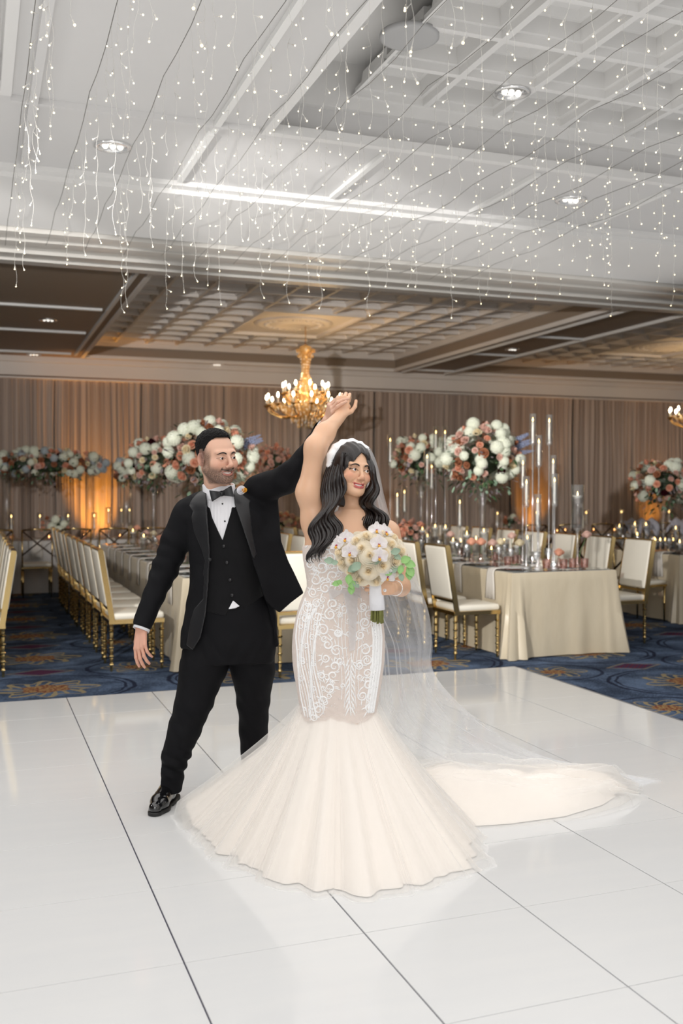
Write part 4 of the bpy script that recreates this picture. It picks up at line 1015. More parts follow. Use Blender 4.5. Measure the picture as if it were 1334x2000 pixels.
def head_parts(T, R, s, parent, org, gaze, male):
    # eyes, teeth, brows, lashes
    for sx in (-1, 1):
        b = MB(); c = T(sx*.031, -.0775, -.001)-org; g = R@np.array(gaze); g = g/np.linalg.norm(g); q = Vector(g).to_track_quat('Z', 'Y').to_matrix(); r = .0125*s; N = 20
        vs = []; rg = [0, .12, .21, .32, .42, .50, .62, .9, 1.4, 2.2, PI]
        for t in rg:
            rr = r*(1.03 if t < .4 else 1)
            for k in range(N): a = 2*PI*k/N; vs.append(tuple(np.array(q @ Vector((rr*math.sin(t)*math.cos(a), rr*math.sin(t)*math.sin(a), rr*math.cos(t))))+c))
        fs = []; mi = []
        for i in range(len(rg)-1):
            for k in range(N): fs.append((i*N+k, (i+1)*N+k, (i+1)*N+(k+1) % N, i*N+(k+1) % N)); mi.append(1 if i < 2 else 2 if i < 5 else 0)
        b.v = vs; b.f = fs; b.m = mi
        b.build('eye', [mat('eye_white', srgb(232, 226, 222), .15), mat('pupil', (.005, .005, .005, 1), .08), mat('iris_brown', srgb(58, 34, 20), .12)], parent)
    cw = .031 if True else 0
    P = []
    for z in np.linspace(-.064, -.0735, 4):
        P.append([T(x, -.0868+.020*(x/.031)**2, z+.006*(x/.031)**2)-org for x in np.linspace(-.023, .023, 15)])
    MB().grid(P).build('teeth', mat('teeth', srgb(240, 236, 228), .25), parent)
    M_br = mat('brow_hair', srgb(28, 20, 17), .7)
    for sx in (-1, 1):
        b = MB(); up, dn = [], []
        for i in range(9):
            t = i/8; x = sx*(.013+.038*t); z = .0175+.0075*math.sin(PI*min(1, t*1.15)*.9)-.004*t; y = -.0935+.021*t*t+(.0 if male else .003); th = (.0034 if male else .0036)*(1-.75*t**2)
            up.append(T(x, y-.0015, z+th)-org); dn.append(T(x, y-.003, z-th)-org)
        # sit on the skin: thin curved pad
        md = [(np.array(a)+np.array(c))/2+(R@np.array((0, -.0022, 0)))*s for a, c in zip(up, dn)]
        b.grid([up, md, dn]); b.build('eyebrow', M_br, parent)
def head_color(V, T, R, c, s, base, male):
    q = ((V-c)@R)/s; x, y, z = q[:, 0], q[:, 1], q[:, 2]; col = np.tile(np.array(base[:3]), (len(V), 1))
    near = (np.abs(x) < .11) & (np.abs(y) < .14) & (z > -.15)
    def mixc(w, cc): 
        w = (w*near)[:, None]; np.copyto(col, col*(1-w)+np.array(cc[:3])*w)
    ax = np.abs(x); front = y < -.05
    mixc(.30*np.exp(-((ax-.045)**2+(z+.03)**2)/.0005)*front, srgb(206, 120, 100))
    mixc(.35*np.exp(-((x)**2+(z+.037)**2)/.0002)*front, srgb(206, 130, 110))
    mixc(.28*(np.abs(x) > .072)*(z < .03)*(z > -.05)*(y > -.02)*(y < .04), srgb(220, 130, 112))
    cw = .030; qx = np.clip(x/cw, -1, 1); zc = -.0688+.0065*qx*qx; zz = z-zc
    lipU = smoothstep(zz, -.002, .0)*(1-smoothstep(zz, .0075, .0105))*(1-smoothstep(np.abs(x), cw*.82, cw*1.0)); lipL = (1-smoothstep(zz, -.001, .001))*smoothstep(zz, -.0155, -.0125)*(1-smoothstep(np.abs(x), cw*.72, cw*.95))
    if male:
        n = noise3(q, 900)*.5+.5; n2 = noise3(q, 420, 3)*.5+.5
        jaw = (1-smoothstep(z, -.058, -.030))*smoothstep(z, -.125, -.112)*(1-smoothstep(y, .012, .03))
        side = smoothstep(ax, .050, .062)*(1-smoothstep(z, .0, .06))*(1-smoothstep(y, .0, .02))*smoothstep(y, -.055, -.035)
        cheekfree = 1-np.exp(-(((ax-.034)/.024)**2+((z+.030)/.024)**2))*.98
        mous = np.exp(-((z-zc-.0125)/.0065)**2)*(ax < .034)*front
        gt = np.exp(-((ax-.031)/.007)**2)*(z < -.045)*(z > -.09)*front*.8
        bw = np.clip(np.maximum.reduce([jaw*cheekfree*.62, side*.55*cheekfree, mous*.85, gt*.7, np.exp(-((x/.016)**2+((z+.088)/.006)**2))*.8]), 0, 1)*(.55+.45*n)*(.7+.3*n2)
        mixc(np.clip(bw*1.75, 0, .94), srgb(38, 29, 26))
        fade = smoothstep(z, -.025, .05)*smoothstep(y, -.035, .0)*smoothstep(ax, .05, .06); back = smoothstep(y, .05, .08)*smoothstep(z, -.05, .02)
        mixc(np.clip(np.maximum(fade, back)*(.6+.4*n), 0, .95), srgb(34, 30, 30))
        mixc(np.clip(lipU*(zz < .006)+lipL*(zz > -.011), 0, 1)*.6, srgb(196, 124, 114))
    else:
        mixc(.26*np.exp(-((ax-.052)**2/.0003+(z+.020)**2/.0003))*front, srgb(214, 120, 96))
        mixc(np.clip(lipU+lipL, 0, 1)*.9, srgb(196, 96, 98))
    ex = (ax-.031)/.0165; 
    ez = z+.001-.0010*ex
    shadow = np.exp(-((ex)**2*1.0+((z-.010)/.008)**2))*front
    mixc(shadow*(.25 if male else .55), srgb(120, 78, 62))
    lash = np.exp(-((ez+.0012-(.0042 if male else .0052)*np.sqrt(np.clip(1-ex*ex, 0, 1))*1.0)/(.0012 if male else .0020))**2)*(np.abs(ex) < 1.15)*front
    lowl = np.exp(-((ez+.0012+(.0042)*np.sqrt(np.clip(1-ex*ex, 0, 1)))/.0010)**2)*(np.abs(ex) < 1.0)*front*.6
    wing = 0 if male else np.exp(-(((ax-.050)/.006)**2+((z-.004-(ax-.048)*.5)/.0016)**2))*front
    mixc(np.clip(lash*(.75 if male else 1)+lowl*(.6 if male else .9)+wing, 0, 1), srgb(26, 16, 14))
    return col
def hand_sdf(S, W, ax_, nrm, side, curl, s=1.0, spread=.05, thumb=None, tcurl=.3):
    """W wrist point; ax_ direction of the fingers; nrm direction out of the back of the hand; side +1 if thumb lies at +cross(ax,nrm)"""
    y = np.array(ax_, float); y /= np.linalg.norm(y); zb = np.array(nrm, float); zb -= y*(zb@y); zb /= np.linalg.norm(zb); x = np.cross(y, zb)*side
    def T(p): return W+(x*p[0]+y*p[1]+zb*p[2])*s
    k = .010*s
    for px_, ln in ((.028, .085), (.010, .090), (-.010, .087), (-.027, .078)):
        S.rc(T((px_*.62, .004, 0)), T((px_, ln, .004)), .0135*s, .0105*s, k)
    S.rc(T((.010, .012, -.006)), T((.030, .045, -.010)), .015*s, .014*s, k)
    tips = []
    for i, (px_, base, ln, r) in enumerate(((.029, .086, (.040, .025, .020), .0088), (.0098, .091, (.044, .028, .021), .0090), (-.0098, .088, (.041, .026, .020), .0086), (-.0275, .079, (.032, .020, .018), .0076))):
        c = curl[i] if hasattr(curl, '__len__') else curl; p = np.array([px_, base, .003]); a = 0; sp = (px_/.029)*spread
        for j in range(3):
            a += c*(.9, 1.15, .7)[j]; d = np.array([math.sin(sp)*math.cos(a), math.cos(a), -math.sin(a)]); q = p+d*ln[j]
            S.rc(T(p), T(q), (r, r*.94, r*.86)[j]*s, (r*.95, r*.87, r*.74)[j]*s, .0035*s); p = q
        tips.append(T(p))
    t0, t1, t2, t3 = thumb if thumb else ((.020, .020, -.008), (.046, .050, -.018), (.060, .078, -.024), (.064, .102, -.028))
    S.rc(T(t0), T(t1), .0145*s, .0115*s, k); S.rc(T(t1), T(t2), .0108*s, .0100*s, .004*s); S.rc(T(t2), T(t3), .0100*s, .0080*s, .003*s)
    return tips
def body_mesh(name, S, fine, lo, hi, h, colfn, m, parent, org):
    """coarse mesh of the whole figure with finer patches (boxes) for head and hands, all in ONE mesh"""
    Vs, Fs = [], []; n = 0
    V, F = nets(S, lo, hi, h); V = relax(V, F, 1); fc = V[F].mean(1); keep = np.ones(len(F), bool)
    for (a, b, hf) in fine: keep &= ~((fc > np.array(a)+.003) & (fc < np.array(b)-.003)).all(1)
    Vs.append(V); Fs.append(F[keep]); n += len(V)
    for (a, b, hf) in fine:
        V, F = nets(S, np.array(a)-.02, np.array(b)+.02, hf); V = relax(V, F, 1, .35); fc = V[F].mean(1); kp = ((fc > np.array(a)) & (fc < np.array(b))).all(1)
        Vs.append(V); Fs.append(F[kp]+n); n += len(V)
    V = np.concatenate(Vs); F = np.concatenate(Fs); u = np.unique(F); mp = -np.ones(len(V), int); mp[u] = np.arange(len(u)); V = V[u]; F = mp[F]
    return obj(name, npmesh(name, V-org, F, m, col=colfn(V)), parent)
# ---------------- the groom ----------------
G0 = np.array([*Pv(430, 1560, 4.72)[:2], 0.0])
def to_world(p): return (p[0]*RV[0]+p[1]*math.sin(PSI), p[0]*RV[1]+p[1]*math.cos(PSI), p[2])
groom = thing('person', 'man in black tuxedo with bow tie and white boutonniere, arm raised, looking at the bride', 'person', to_world(G0), -PSI)
M_skinm = skin_mat('skin_man')
Q = Pv
gS = SDF()
HG = Q(424, 893, 4.60); RG = rotm(math.radians(40), math.radians(-6), math.radians(-5)); sG = 1.03
TG = head_sdf(gS, HG, RG, sG, True, 1.0)
neckb = Q(432, 972, 4.70)
gS.chain([TG(0, .025, -.045), Q(424, 945, 4.665), neckb], [.056, .058, .068], .025)
for sx in (-1, 1): gS.rc(TG(sx*.045, .03, -.05), neckb+V3(sx*.015, -.045, -.01), .014, .014, .02)
body = Stack([(Q(0, v, 4.72)[2], (u-667)/FPX*4.72, 4.72, w_, d_) for v, u, w_, d_ in ((958, 436, .07, .06), (972, 440, .14, .08), (1000, 446, .175, .10), (1050, 450, .175, .11), (1110, 452, .155, .105), (1180, 452, .155, .105), (1230, 450, .165, .11), (1275, 448, .15, .10))])
gS.fn(lambda p: body.full(p), (Q(448, 1115, 4.72)), .45, .03)
shR, elR, wrR = Q(375, 1003, 4.72), Q(322, 1112, 4.74), Q(277, 1226, 4.64)
shL, elL, wrL = Q(512, 958, 4.70), Q(600, 897, 4.60), Q(641, 822, 4.36)
gS.chain([Q(410, 985, 4.72), shR, elR, wrR], [.05, .052, .042, .029], .03)
gS.chain([Q(470, 975, 4.72), shL, elL, wrL], [.05, .052, .042, .027], .03)
hipR, knR, anR = Q(420, 1255, 4.72), Q(372, 1392, 4.69), Q(334, 1540, 4.71)
hipL, knL, anL = Q(485, 1255, 4.74), Q(497, 1400, 4.78), Q(498, 1540, 4.86)
gS.chain([hipR, knR, anR], [.075, .042, .030], .03); gS.chain([hipL, knL, anL], [.075, .042, .030], .03)
gS.chain([anR, V3(anR[0]-.02, anR[1]-.06, .05), V3(anR[0]-.045, anR[1]-.13, .035)], [.030, .024, .016], .02); gS.chain([anL, V3(anL[0]+.01, anL[1]-.06, .05), V3(anL[0]+.02, anL[1]-.12, .035)], [.030, .024, .016], .02)
# hanging hand: thumb towards the body, fingers loosely bent
hand_sdf(gS, wrR+V3(-.002, -.004, -.01), Q(275, 1300, 4.56)-Q(277, 1226, 4.64), V3(-.45, -.85, .1), 1, (.28, .34, .40, .46), 1.0, .10, thumb=((.018, .015, -.006), (.040, .046, -.014), (.046, .078, -.020), (.044, .102, -.024)))
# raised hand, palm to the right, meeting the bride's wrist
hand_sdf(gS, wrL, Q(652, 784, 4.27)-Q(641, 822, 4.36), V3(-.8, -.5, .1), 1, (.35, .5, .6, .7), .96, .05, thumb=((.016, .012, -.008), (.030, .036, -.022), (.026, .056, -.040), (.016, .068, -.052)))
skin_g = srgb(222, 178, 154)
def gcol(V):
    c = head_color(V, TG, RG, HG, sG, skin_g, True); hnd = (V[:, 2] < wrR[2]+.03) & (V[:, 0] < wrR[0]+.1) & (V[:, 2] > .5)
    c[hnd] = np.array(srgb(216, 164, 142)[:3]); return c
hb = (HG-V3(.13, .14, .135), HG+V3(.13, .15, .16), .0019)
wb = (Q(275, 1270, 4.6)-V3(.09, .12, .13), Q(275, 1270, 4.6)+V3(.09, .12, .12), .0024)
w2 = (Q(648, 795, 4.32)-V3(.1, .15, .1), Q(648, 795, 4.32)+V3(.1, .12, .11), .0024)
body_mesh('body', gS, [hb, wb, w2], G0+V3(-.55, -.7, -.01), G0+V3(.75, .4, 2.05), .006, gcol, M_skinm, groom, G0)
head_parts(TG, RG, sG, groom, G0, (.10, -1, -.10), True)
# --- hair: curly crop with faded sides
M_hairb = mat('black_hair', srgb(15, 12, 12), .6, bump=1, bscale=420, bdetail=5, spec=.25)
def hairfn(p):
    q = ((p-HG)@RG)/sG; x, y, z = q[:, 0], q[:, 1], q[:, 2]
    k = np.sqrt((x/.0755)**2+((y-.020)/.094)**2+((z-.036)/.083)**2); d = (k-1)*.08
    top = smoothstep(z, .03, .10); thick = .002+.008*top+.0016*noise3(q, 230)+.0018*noise3(q, 400, 5)+.005*top*smoothstep(-y, .03, .08)
    thick = thick*smoothstep(z-.062+.06*smoothstep(y, -.03, .04), 0, .055)+.0012; d = d-thick+.0015*noise3(q, 520, 2)
    ax = np.abs(x)
    hl = np.where(y < .0, .090-.012*smoothstep(ax, .03, .055)+.0*y, .090)-smoothstep(y, -.035, -.005)*.05*smoothstep(ax, .03, .06)-smoothstep(y, .02, .06)*.10
    hl = hl-.0*ax
    fr = smoothstep(ax, .045, .07)*smoothstep(-y, .03, .06)*.03
    clip = (hl+fr-z)*.8
    return np.maximum(d, clip).astype(f32)*sG
hs = SDF().fn(hairfn, HG, .16, 0)
sculpt('hair', hs, HG-V3(.14, .15, .1), HG+V3(.14, .15, .17), .0024, M_hairb, groom, G0)
# --- clothes
M_tux = mat('black_wool', srgb(13, 13, 17), .72, bump=.25, bscale=900, var=.08, vscale=6, spec=.2)
M_satinb = mat('black_satin', srgb(10, 11, 16), .42, bump=.1, bscale=12, sheen=.1)
M_vest = mat('black_vest', srgb(11, 11, 14), .8, bump=.25, bscale=700, sheen=.15, spec=.25)
M_shirt = mat('white_shirt', srgb(240, 240, 244), .65, bump=.08, bscale=30)
M_patent = mat('patent_leather', (.006, .006, .007, 1), .07, coat=1)
M_btn = mat('black_button', (.01, .01, .012, 1), .3)
ZQ = lambda v, D=4.72: Q(0, v, D)[2]
AQ = lambda u, D=4.72: (u-667)/FPX*D
def gstack(rows, pw=2.3): return Stack([(ZQ(v), AQ((l+r)/2), 4.725, (AQ(r)-AQ(l))/2, dd) for v, l, r, dd in rows], pw)
jk = gstack([(957, 402, 470, .075), (966, 378, 492, .105), (978, 362, 508, .125), (1000, 357, 524, .142), (1040, 362, 530, .152), (1080, 369, 532, .152), (1120, 371, 530, .150), (1160, 367, 532, .152), (1200, 359, 538, .158), (1262, 352, 545, .165)])
vst = gstack([(960, 410, 466, .07), (985, 385, 500, .112), (1020, 378, 510, .132), (1060, 378, 515, .14), (1110, 378, 512, .137), (1160, 376, 515, .14), (1215, 372, 520, .142)])
tro = gstack([(1150, 382, 512, .125), (1190, 374, 525, .138), (1230, 368, 534, .142), (1262, 362, 536, .14), (1290, 356, 534, .125)])
FD = 4.58                                        # depth of the front plane that cut lines are drawn on
opening = poly_sdf(pxpoly([(398, 925), (400, 965), (404, 1000), (409, 1050), (411, 1092), (407, 1140), (402, 1200), (392, 1245), (376, 1275), (376, 1320), (600, 1320), (575, 1180), (545, 1199), (522, 1178), (506, 1130), (492, 1085), (474, 1030), (458, 985), (456, 960), (470, 925)], FD))
hemcut = ZQ(1268, 4.6)
def wr(p, a, s): return a*noise3(p, s)
jS = SDF(); 
def jkfn(p):
    d = jk.full(p)+.0035*noise3(p, 26)+.002*noise3(p, 60, 4)
    op = np.maximum(opening(p[:, 0], p[:, 2]), p[:, 1]-4.70)
    return np.maximum(d, -op)
jS.fn(jkfn, Q(448, 1110, 4.72), .5, 0)
# flared left front panel pulled out by the raised arm
flare = poly_sdf(pxpoly([(505, 965), (538, 958), (541, 1000), (547, 1060), (560, 1098), (591, 1163), (566, 1181), (545, 1199), (530, 1188), (518, 1172), (504, 1125), (490, 1080), (476, 1030)], FD+.02))
def flfn(p):
    q = flare(p[:, 0], p[:, 2]); yc = 4.615+.02*np.sin(p[:, 2]*14+p[:, 0]*9)+.10*smoothstep(p[:, 0], AQ(500), AQ(590))+.085*smoothstep(p[:, 2], ZQ(1060), ZQ(992)); 
    return np.maximum(q, np.abs(p[:, 1]-yc)-.016)*.8
jS.fn(flfn, Q(540, 1090, 4.62), .32, .02)
# skirt of the jacket behind, seen past the legs
def slv(pts, rs, seed, fold):
    T_ = SDF(); T_.chain(pts, rs, .03); c = sum(pts)/len(pts)
    e = pts[-2] if len(pts) > 3 else pts[1]
    def f(p):
        d = T_(p); g = np.exp(-(((p-e)**2).sum(1))/.02); return d+.0025*noise3(p, 40, seed)+.004*g*np.sin((p@np.array(fold))*95+3*noise3(p, 14, seed))
    return f, c
sa, ca_ = slv([Q(392, 985, 4.73), Q(370, 1006, 4.73), Q(346, 1052, 4.74), elR, wrR+V3(0, .0, .012)], [.062, .079, .071, .062, .044], 1, (.3, .2, .9))
jS.fn(sa, ca_, .42, .02)
sb, cb_ = slv([Q(482, 978, 4.72), Q(508, 956, 4.71), Q(556, 938, 4.66), elL, Q(633, 837, 4.40)], [.058, .071, .066, .058, .042], 2, (.8, .1, -.4))
jS.fn(sb, cb_, .42, .02)
cutp = wrR+V3(0, 0, .0); axd = (elR-wrR)/np.linalg.norm(elR-wrR); axl = (elL-wrL)/np.linalg.norm(elL-wrL); cl = Q(633, 837, 4.40)
jS.fn(lambda p: np.where(((p-cutp)**2).sum(1) < .02, (p-cutp)@axd-.0, 1).astype(f32), cutp, .1, 0, 1)
jS.fn(lambda p: np.where(((p-cl)**2).sum(1) < .02, (p-cl)@axl, 1).astype(f32), cl, .1, 0, 1)
jac = sculpt('tuxedo_jacket', jS, Q(260, 1275, 4.4)-V3(.05, 0, .05), Q(660, 830, 4.95)+V3(0, 0, .05), .0042, M_tux, groom, G0, 2)
def patch(name, st, off, th, poly, m, par=None, h=.003, extra=None, D=FD, it=1, wave=0):
    pf = poly_sdf(pxpoly(poly, D)); P_ = np.array(pxpoly(poly, D)); c = np.array([P_[:, 0].mean(), 4.6, P_[:, 1].mean()]); R_ = float(np.abs(P_-P_.mean(0)).max())
    def f(p):
        d = np.abs(st.d(p, off)+wave*noise3(p, 30))-th; d = np.maximum(d, pf(p[:, 0], p[:, 2])); return np.maximum(d, p[:, 1]-4.72)
    S_ = SDF().fn(f, c, R_+.15, 0)
    return sculpt(name, S_, (P_[:, 0].min()-.02, 4.4, P_[:, 1].min()-.02), (P_[:, 0].max()+.02, 4.73, P_[:, 1].max()+.02), h, m, par or groom, G0, it)
patch('lapel', jk, .004, .0045, [(392, 948), (372, 975), (366, 988), (375, 1000), (372, 1010), (378, 1040), (392, 1070), (400, 1095), (396, 1120), (404, 1150), (410, 1092), (409, 1050), (404, 1000), (399, 950)], M_satinb)
patch('lapel', jk, .006, .005, [(457, 952), (470, 965), (488, 978), (486, 986), (488, 1000), (492, 1040), (500, 1082), (496, 1092), (492, 1085), (474, 1030), (458, 985), (454, 960)], M_satinb)
patch('jacket_facing', jk, .002, .004, [(407, 1140), (409, 1100), (398, 1130), (396, 1170), (378, 1190), (370, 1215), (362, 1262), (376, 1270), (392, 1245), (402, 1200)], M_satinb)
patch('pocket_flap', jk, .012, .006, [(533, 1096), (556, 1082), (562, 1095), (541, 1110)], M_tux, D=4.62)
b = MB(); pc = Q(410, 1093, 4.56)-G0; b.ball(pc, (.008, .006, .008), 10, 6); b.build('jacket_button', M_satinb, groom)
patch('shirt_tail', tro, .010, .004, [(446, 1190), (455, 1173), (468, 1184), (460, 1188)], M_shirt)
# waistcoat
vcut = poly_sdf(pxpoly([(398, 930), (406, 985), (413, 1012), (434, 1056), (450, 1000), (458, 930)], FD)); vbot = poly_sdf(pxpoly([(300, 1175), (380, 1190), (441, 1204), (455, 1174), (484, 1195), (512, 1172), (620, 1150), (620, 1300), (300, 1300)], FD))
def vfn(p):
    d = vst.full(p)+.0015*noise3(p, 45); front = p[:, 1]-4.70
    d = np.maximum(d, -np.maximum(vcut(p[:, 0], p[:, 2]), front)); return np.maximum(d, -np.maximum(vbot(p[:, 0], p[:, 2]), p[:, 1]-4.9))
sculpt('waistcoat', SDF().fn(vfn, Q(445, 1090, 4.72), .45, 0), Q(360, 1230, 4.5), Q(530, 940, 4.92), .0036, M_vest, groom, G0)
for (u, v) in ((437, 1067), (443, 1099), (449, 1133), (453, 1163)):
    z = ZQ(v, 4.58); p = vst.pt(0, z); a = AQ(u, 4.585); b = MB(); b.ball((0, 0, 0), (.0085, .004, .0085), 10, 6)
    x = (a-p[0]); ca, cd, w_, h_ = [float(k[0]) for k in vst.at(np.array([z]))]; yy_ = cd-h_*(1-min(.95, abs(x)/w_)**2.3)**(1/2.3)
    b.build('waistcoat_button', M_btn, groom, loc=tuple(np.array([a, yy_-.002, z])-G0))
# shirt
sht = gstack([(948, 402, 462, .062), (962, 402, 468, .100), (972, 396, 482, .112), (985, 388, 496, .116), (1020, 382, 505, .122), (1060, 384, 508, .130), (1190, 384, 508, .132)])
shS = SDF().fn(lambda p: np.maximum(sht.full(p)+.001*np.sin(p[:, 0]*420)*(p[:, 1] < 4.66), p[:, 2]-ZQ(962)), Q(440, 1080, 4.72), .4, 0)
colr = Stack([(ZQ(969, 4.6), AQ(430, 4.66), 4.685, .079, .080), (ZQ(950, 4.64), AQ(425, 4.66), 4.680, .073, .076)], 2)
nk0 = Q(428, 960, 4.68)
def collar(p):
    t = (p[:, 2]-nk0[2]); ca = nk0[0]-.10*t; cd = 4.685-.06*t; r = .0745-.05*t
    k = np.sqrt((p[:, 0]-ca)**2+((p[:, 1]-cd)/1.02)**2); d = np.abs(k-r)-.003
    top = t-(.031+.012*smoothstep(p[:, 1], 4.66, 4.74)-.006*np.exp(-((p[:, 0]-AQ(436, 4.6))/.02)**2)); return np.maximum(np.maximum(d, top), -.04-t)
shS.fn(collar, nk0, .13, .002)
sculpt('shirt', shS, Q(370, 1200, 4.5), Q(520, 935, 4.92), .0032, M_shirt, groom, G0)
for p, a in ((wrR, axd), (cl+V3(.004, -.01, .02)*0, axl)):
    b = MB(); b.tube([p+a*.01, p-a*.012], [.0405, .0395] if p is wrR else [.036, .035], 24, cap=False); o = b.build('shirt_cuff', M_shirt, groom, loc=tuple(-G0))
    md = o.modifiers.new('s', 'SOLIDIFY'); md.thickness = .003
for (u, v) in ((434, 984), (439, 1018)):
    z = ZQ(v, 4.6); b = MB(); b.ball((0, 0, 0), (.0042, .003, .0042), 8, 5); b.build('shirt_stud', M_btn, groom, loc=tuple(np.array([AQ(u, 4.6), 4.725-float(sht.at(np.array([z]))[3][0])-.001, z])-G0))
# bow tie
bt_ = SDF(); kc = Q(433, 964, 4.575)
bx = V3(.93, -.05, .22); bx /= np.linalg.norm(bx)
for s_ in (-1, 1):
    bt_.fn((lambda s_: lambda p: (lambda q: np.maximum(np.abs(q[1])-(.008-.03*np.clip(q[0]-.02, 0, 1)), np.maximum(np.abs(q[2])-(.009+.36*np.clip(q[0], 0, 1)-.0), np.maximum(q[0]-.050, -q[0]))) *.8)((((p-kc)@bx)*s_, (p-kc)[:, 1]-.012*np.sin(((p-kc)@bx)*40), (p-kc)@V3(-.22, 0, .97))))(s_), kc, .06, .004)
bt_.el(kc+V3(0, -.004, 0), (.012, .011, .0135), .003)
sculpt('bow_tie', bt_, kc-.08, kc+.08, .0018, M_satinb, groom, G0, 2)
# boutonniere
wr_ = rose_mesh('boutonniere', petalmat('petal_white', srgb(250, 250, 252), srgb(238, 238, 244)), 4, .018, 9)
o = obj('boutonniere', wr_, groom, tuple(Q(471, 957, 4.565)-G0), (1.3, .1, -.2)); o2 = obj('bud', rose_mesh('bud', petalmat('petal_amber', srgb(240, 190, 80), srgb(220, 150, 50)), 2, .01, 3), o, (.018, 0, .006))
# trousers
tS = SDF(); tS.fn(lambda p: tro.full(p)+.002*noise3(p, 30), Q(448, 1220, 4.72), .35, 0)
tS.chain([Q(412, 1255, 4.715), Q(398, 1300, 4.71), Q(379, 1370, 4.69), Q(360, 1425, 4.69), Q(342, 1478, 4.70), Q(333, 1510, 4.71), Q(332, 1552, 4.70)], [.118, .112, .088, .076, .064, .062, .055], .02)
tS.chain([Q(488, 1255, 4.74), Q(494, 1310, 4.75), Q(495, 1370, 4.775), Q(495, 1430, 4.80), Q(496, 1500, 4.83), Q(497, 1552, 4.85)], [.113, .104, .078, .067, .062, .058], .02)
def tfold(p):
    g1 = np.exp(-((p[:, 2]-ZQ(1490, 4.7))/.07)**2)*(p[:, 0] < AQ(440)); g2 = np.exp(-((p[:, 2]-ZQ(1395, 4.7))/.10)**2)*.5; g3 = np.exp(-((p[:, 2]-ZQ(1270, 4.7))/.06)**2)*.5
    return .007*g1*np.sin(p[:, 2]*95+p[:, 0]*50)+.005*g2*np.sin(p[:, 2]*60+p[:, 0]*70)+.005*g3*np.sin(p[:, 2]*50-np.abs(p[:, 0]-AQ(447))*90)+.002*noise3(p, 40, 2)
_t = SDF(); _t.ops = list(tS.ops)
cR, cL = ZQ(1548, 4.70), ZQ(1560, 4.85)
tF = SDF().fn(lambda p: np.maximum(_t(p)+tfold(p), np.where(p[:, 0] < AQ(440), cR+.10*(p[:, 0]-AQ(330))-p[:, 2], cL-p[:, 2])), Q(430, 1360, 4.75), .95, 0)
sculpt('trousers', tF, Q(300, 1590, 4.5), Q(560, 1140, 5.0), .0045, M_tux, groom, G0, 2)
b = MB(); b.box(-.16, .16, -.004, .004, -.018, .018)
# shoes
def shoe(toe, heel, ank, mirror):
    S_ = SDF(); t = np.array(toe); h_ = np.array(heel); t[2] = .036; h_[2] = .045; d = (t-h_); L = np.linalg.norm(d[:2]); dd = d/np.linalg.norm(d); sd = np.cross(dd, V3(0, 0, 1)); sd /= np.linalg.norm(sd)
    def P_(f, z, s_=0): return h_*(1-f)+t*f+sd*s_+V3(0, 0, z-((1-f)*h_[2]+f*t[2]))
    S_.rc(P_(.0, .05), P_(.3, .05), .036, .036, .02); S_.rc(P_(.3, .046), P_(.72, .040), .036, .041, .02); S_.rc(P_(.72, .038), P_(.94, .032), .041, .030, .02)
    S_.rc(P_(.08, .06), P_(.06, .105), .035, .038, .02); S_.rc(P_(.2, .085), P_(.55, .055), .034, .036, .02)
    def f(p): return np.maximum(_s(p), .016-p[:, 2])
    _s = SDF(); _s.ops = list(S_.ops); U = SDF().fn(f, (t+h_)/2, .22, 0)
    o = sculpt('shoe', U, np.minimum(t, h_)-V3(.07, .07, .06), np.maximum(t, h_)+V3(.07, .07, .11), .0026, M_patent, groom, G0, 2)
    # sole + heel
    S2 = SDF().fn(lambda p: np.maximum(_s(p*np.array([1, 1, 0])+np.array([0, 0, .036]))-.004, np.maximum(p[:, 2]-.018, .001-p[:, 2]+.010*(((p-P_(.5, 0))@dd) > -.02)*(((p-P_(.5, 0))@dd) < .03))), (t+h_)/2, .22, 0)
    s2 = sculpt('sole', S2, np.minimum(t, h_)-V3(.07, .07, .06), np.maximum(t, h_)+V3(.07, .07, .0), .0026, mat('shoe_sole', (.01, .01, .01, 1), .5), o, G0, 1)
    b = MB()
    for i in range(4):
        c = P_(.36+.075*i, .104-.010*i); b.tube([c-sd*.016-G0+V3(0, 0, -.004), c-G0, c+sd*.016-G0+V3(0, 0, -.004)], .0018, 6)
    b.build('laces', M_btn, o)
shoe(Q(301, 1595, 4.52), Q(337, 1562, 4.77), anR, 0); shoe(Q(512, 1566, 4.72), Q(497, 1548, 4.92), anL, 0)
# ---------------- the bride ----------------
B0 = np.array([*Pv(665, 1640, 4.2)[:2], 0.0])
bride = thing('person', 'woman in a white lace mermaid wedding gown and veil, one arm raised, holding a bouquet', 'person', to_world(B0), -PSI)
M_skinf = skin_mat('skin_woman', .38)
DB = 4.17
ZB = lambda v, D=DB: Q(0, v, D)[2]
AB = lambda u, D=DB: (u-667)/FPX*D
bS = SDF()
HBc = Q(687, 919, 4.15); RB = rotm(math.radians(27), math.radians(4), math.radians(8)); sB = .93
TB = head_sdf(bS, HBc, RB, sB, False, 1.25)
nb_ = Q(688, 1008, 4.20)
bS.chain([TB(0, .022, -.04), Q(688, 972, 4.185), nb_], [.046, .044, .056], .025)
def bstack(rows, pw=2.15, off=0): return Stack([(ZB(v), AB((l+r)/2), DB+.01*(v > 1100), (AB(r)-AB(l))/2+off, dd+off) for v, l, r, dd in rows], pw)
brow_ = [(996, 664, 716, .05), (1008, 640, 742, .062), (1030, 607, 768, .085), (1060, 593, 767, .100), (1090, 593, 763, .108), (1120, 598, 750, .100), (1145, 600, 738, .095), (1175, 588, 742, .105), (1210, 578, 747, .120), (1250, 572, 751, .130), (1300, 573, 749, .126), (1350, 581, 742, .114), (1400, 588, 734, .105), (1430, 590, 730, .10)]
bb = bstack(brow_, off=-.006); db = bstack([(1030, 607, 768, .085)]+brow_[3:], off=.003)
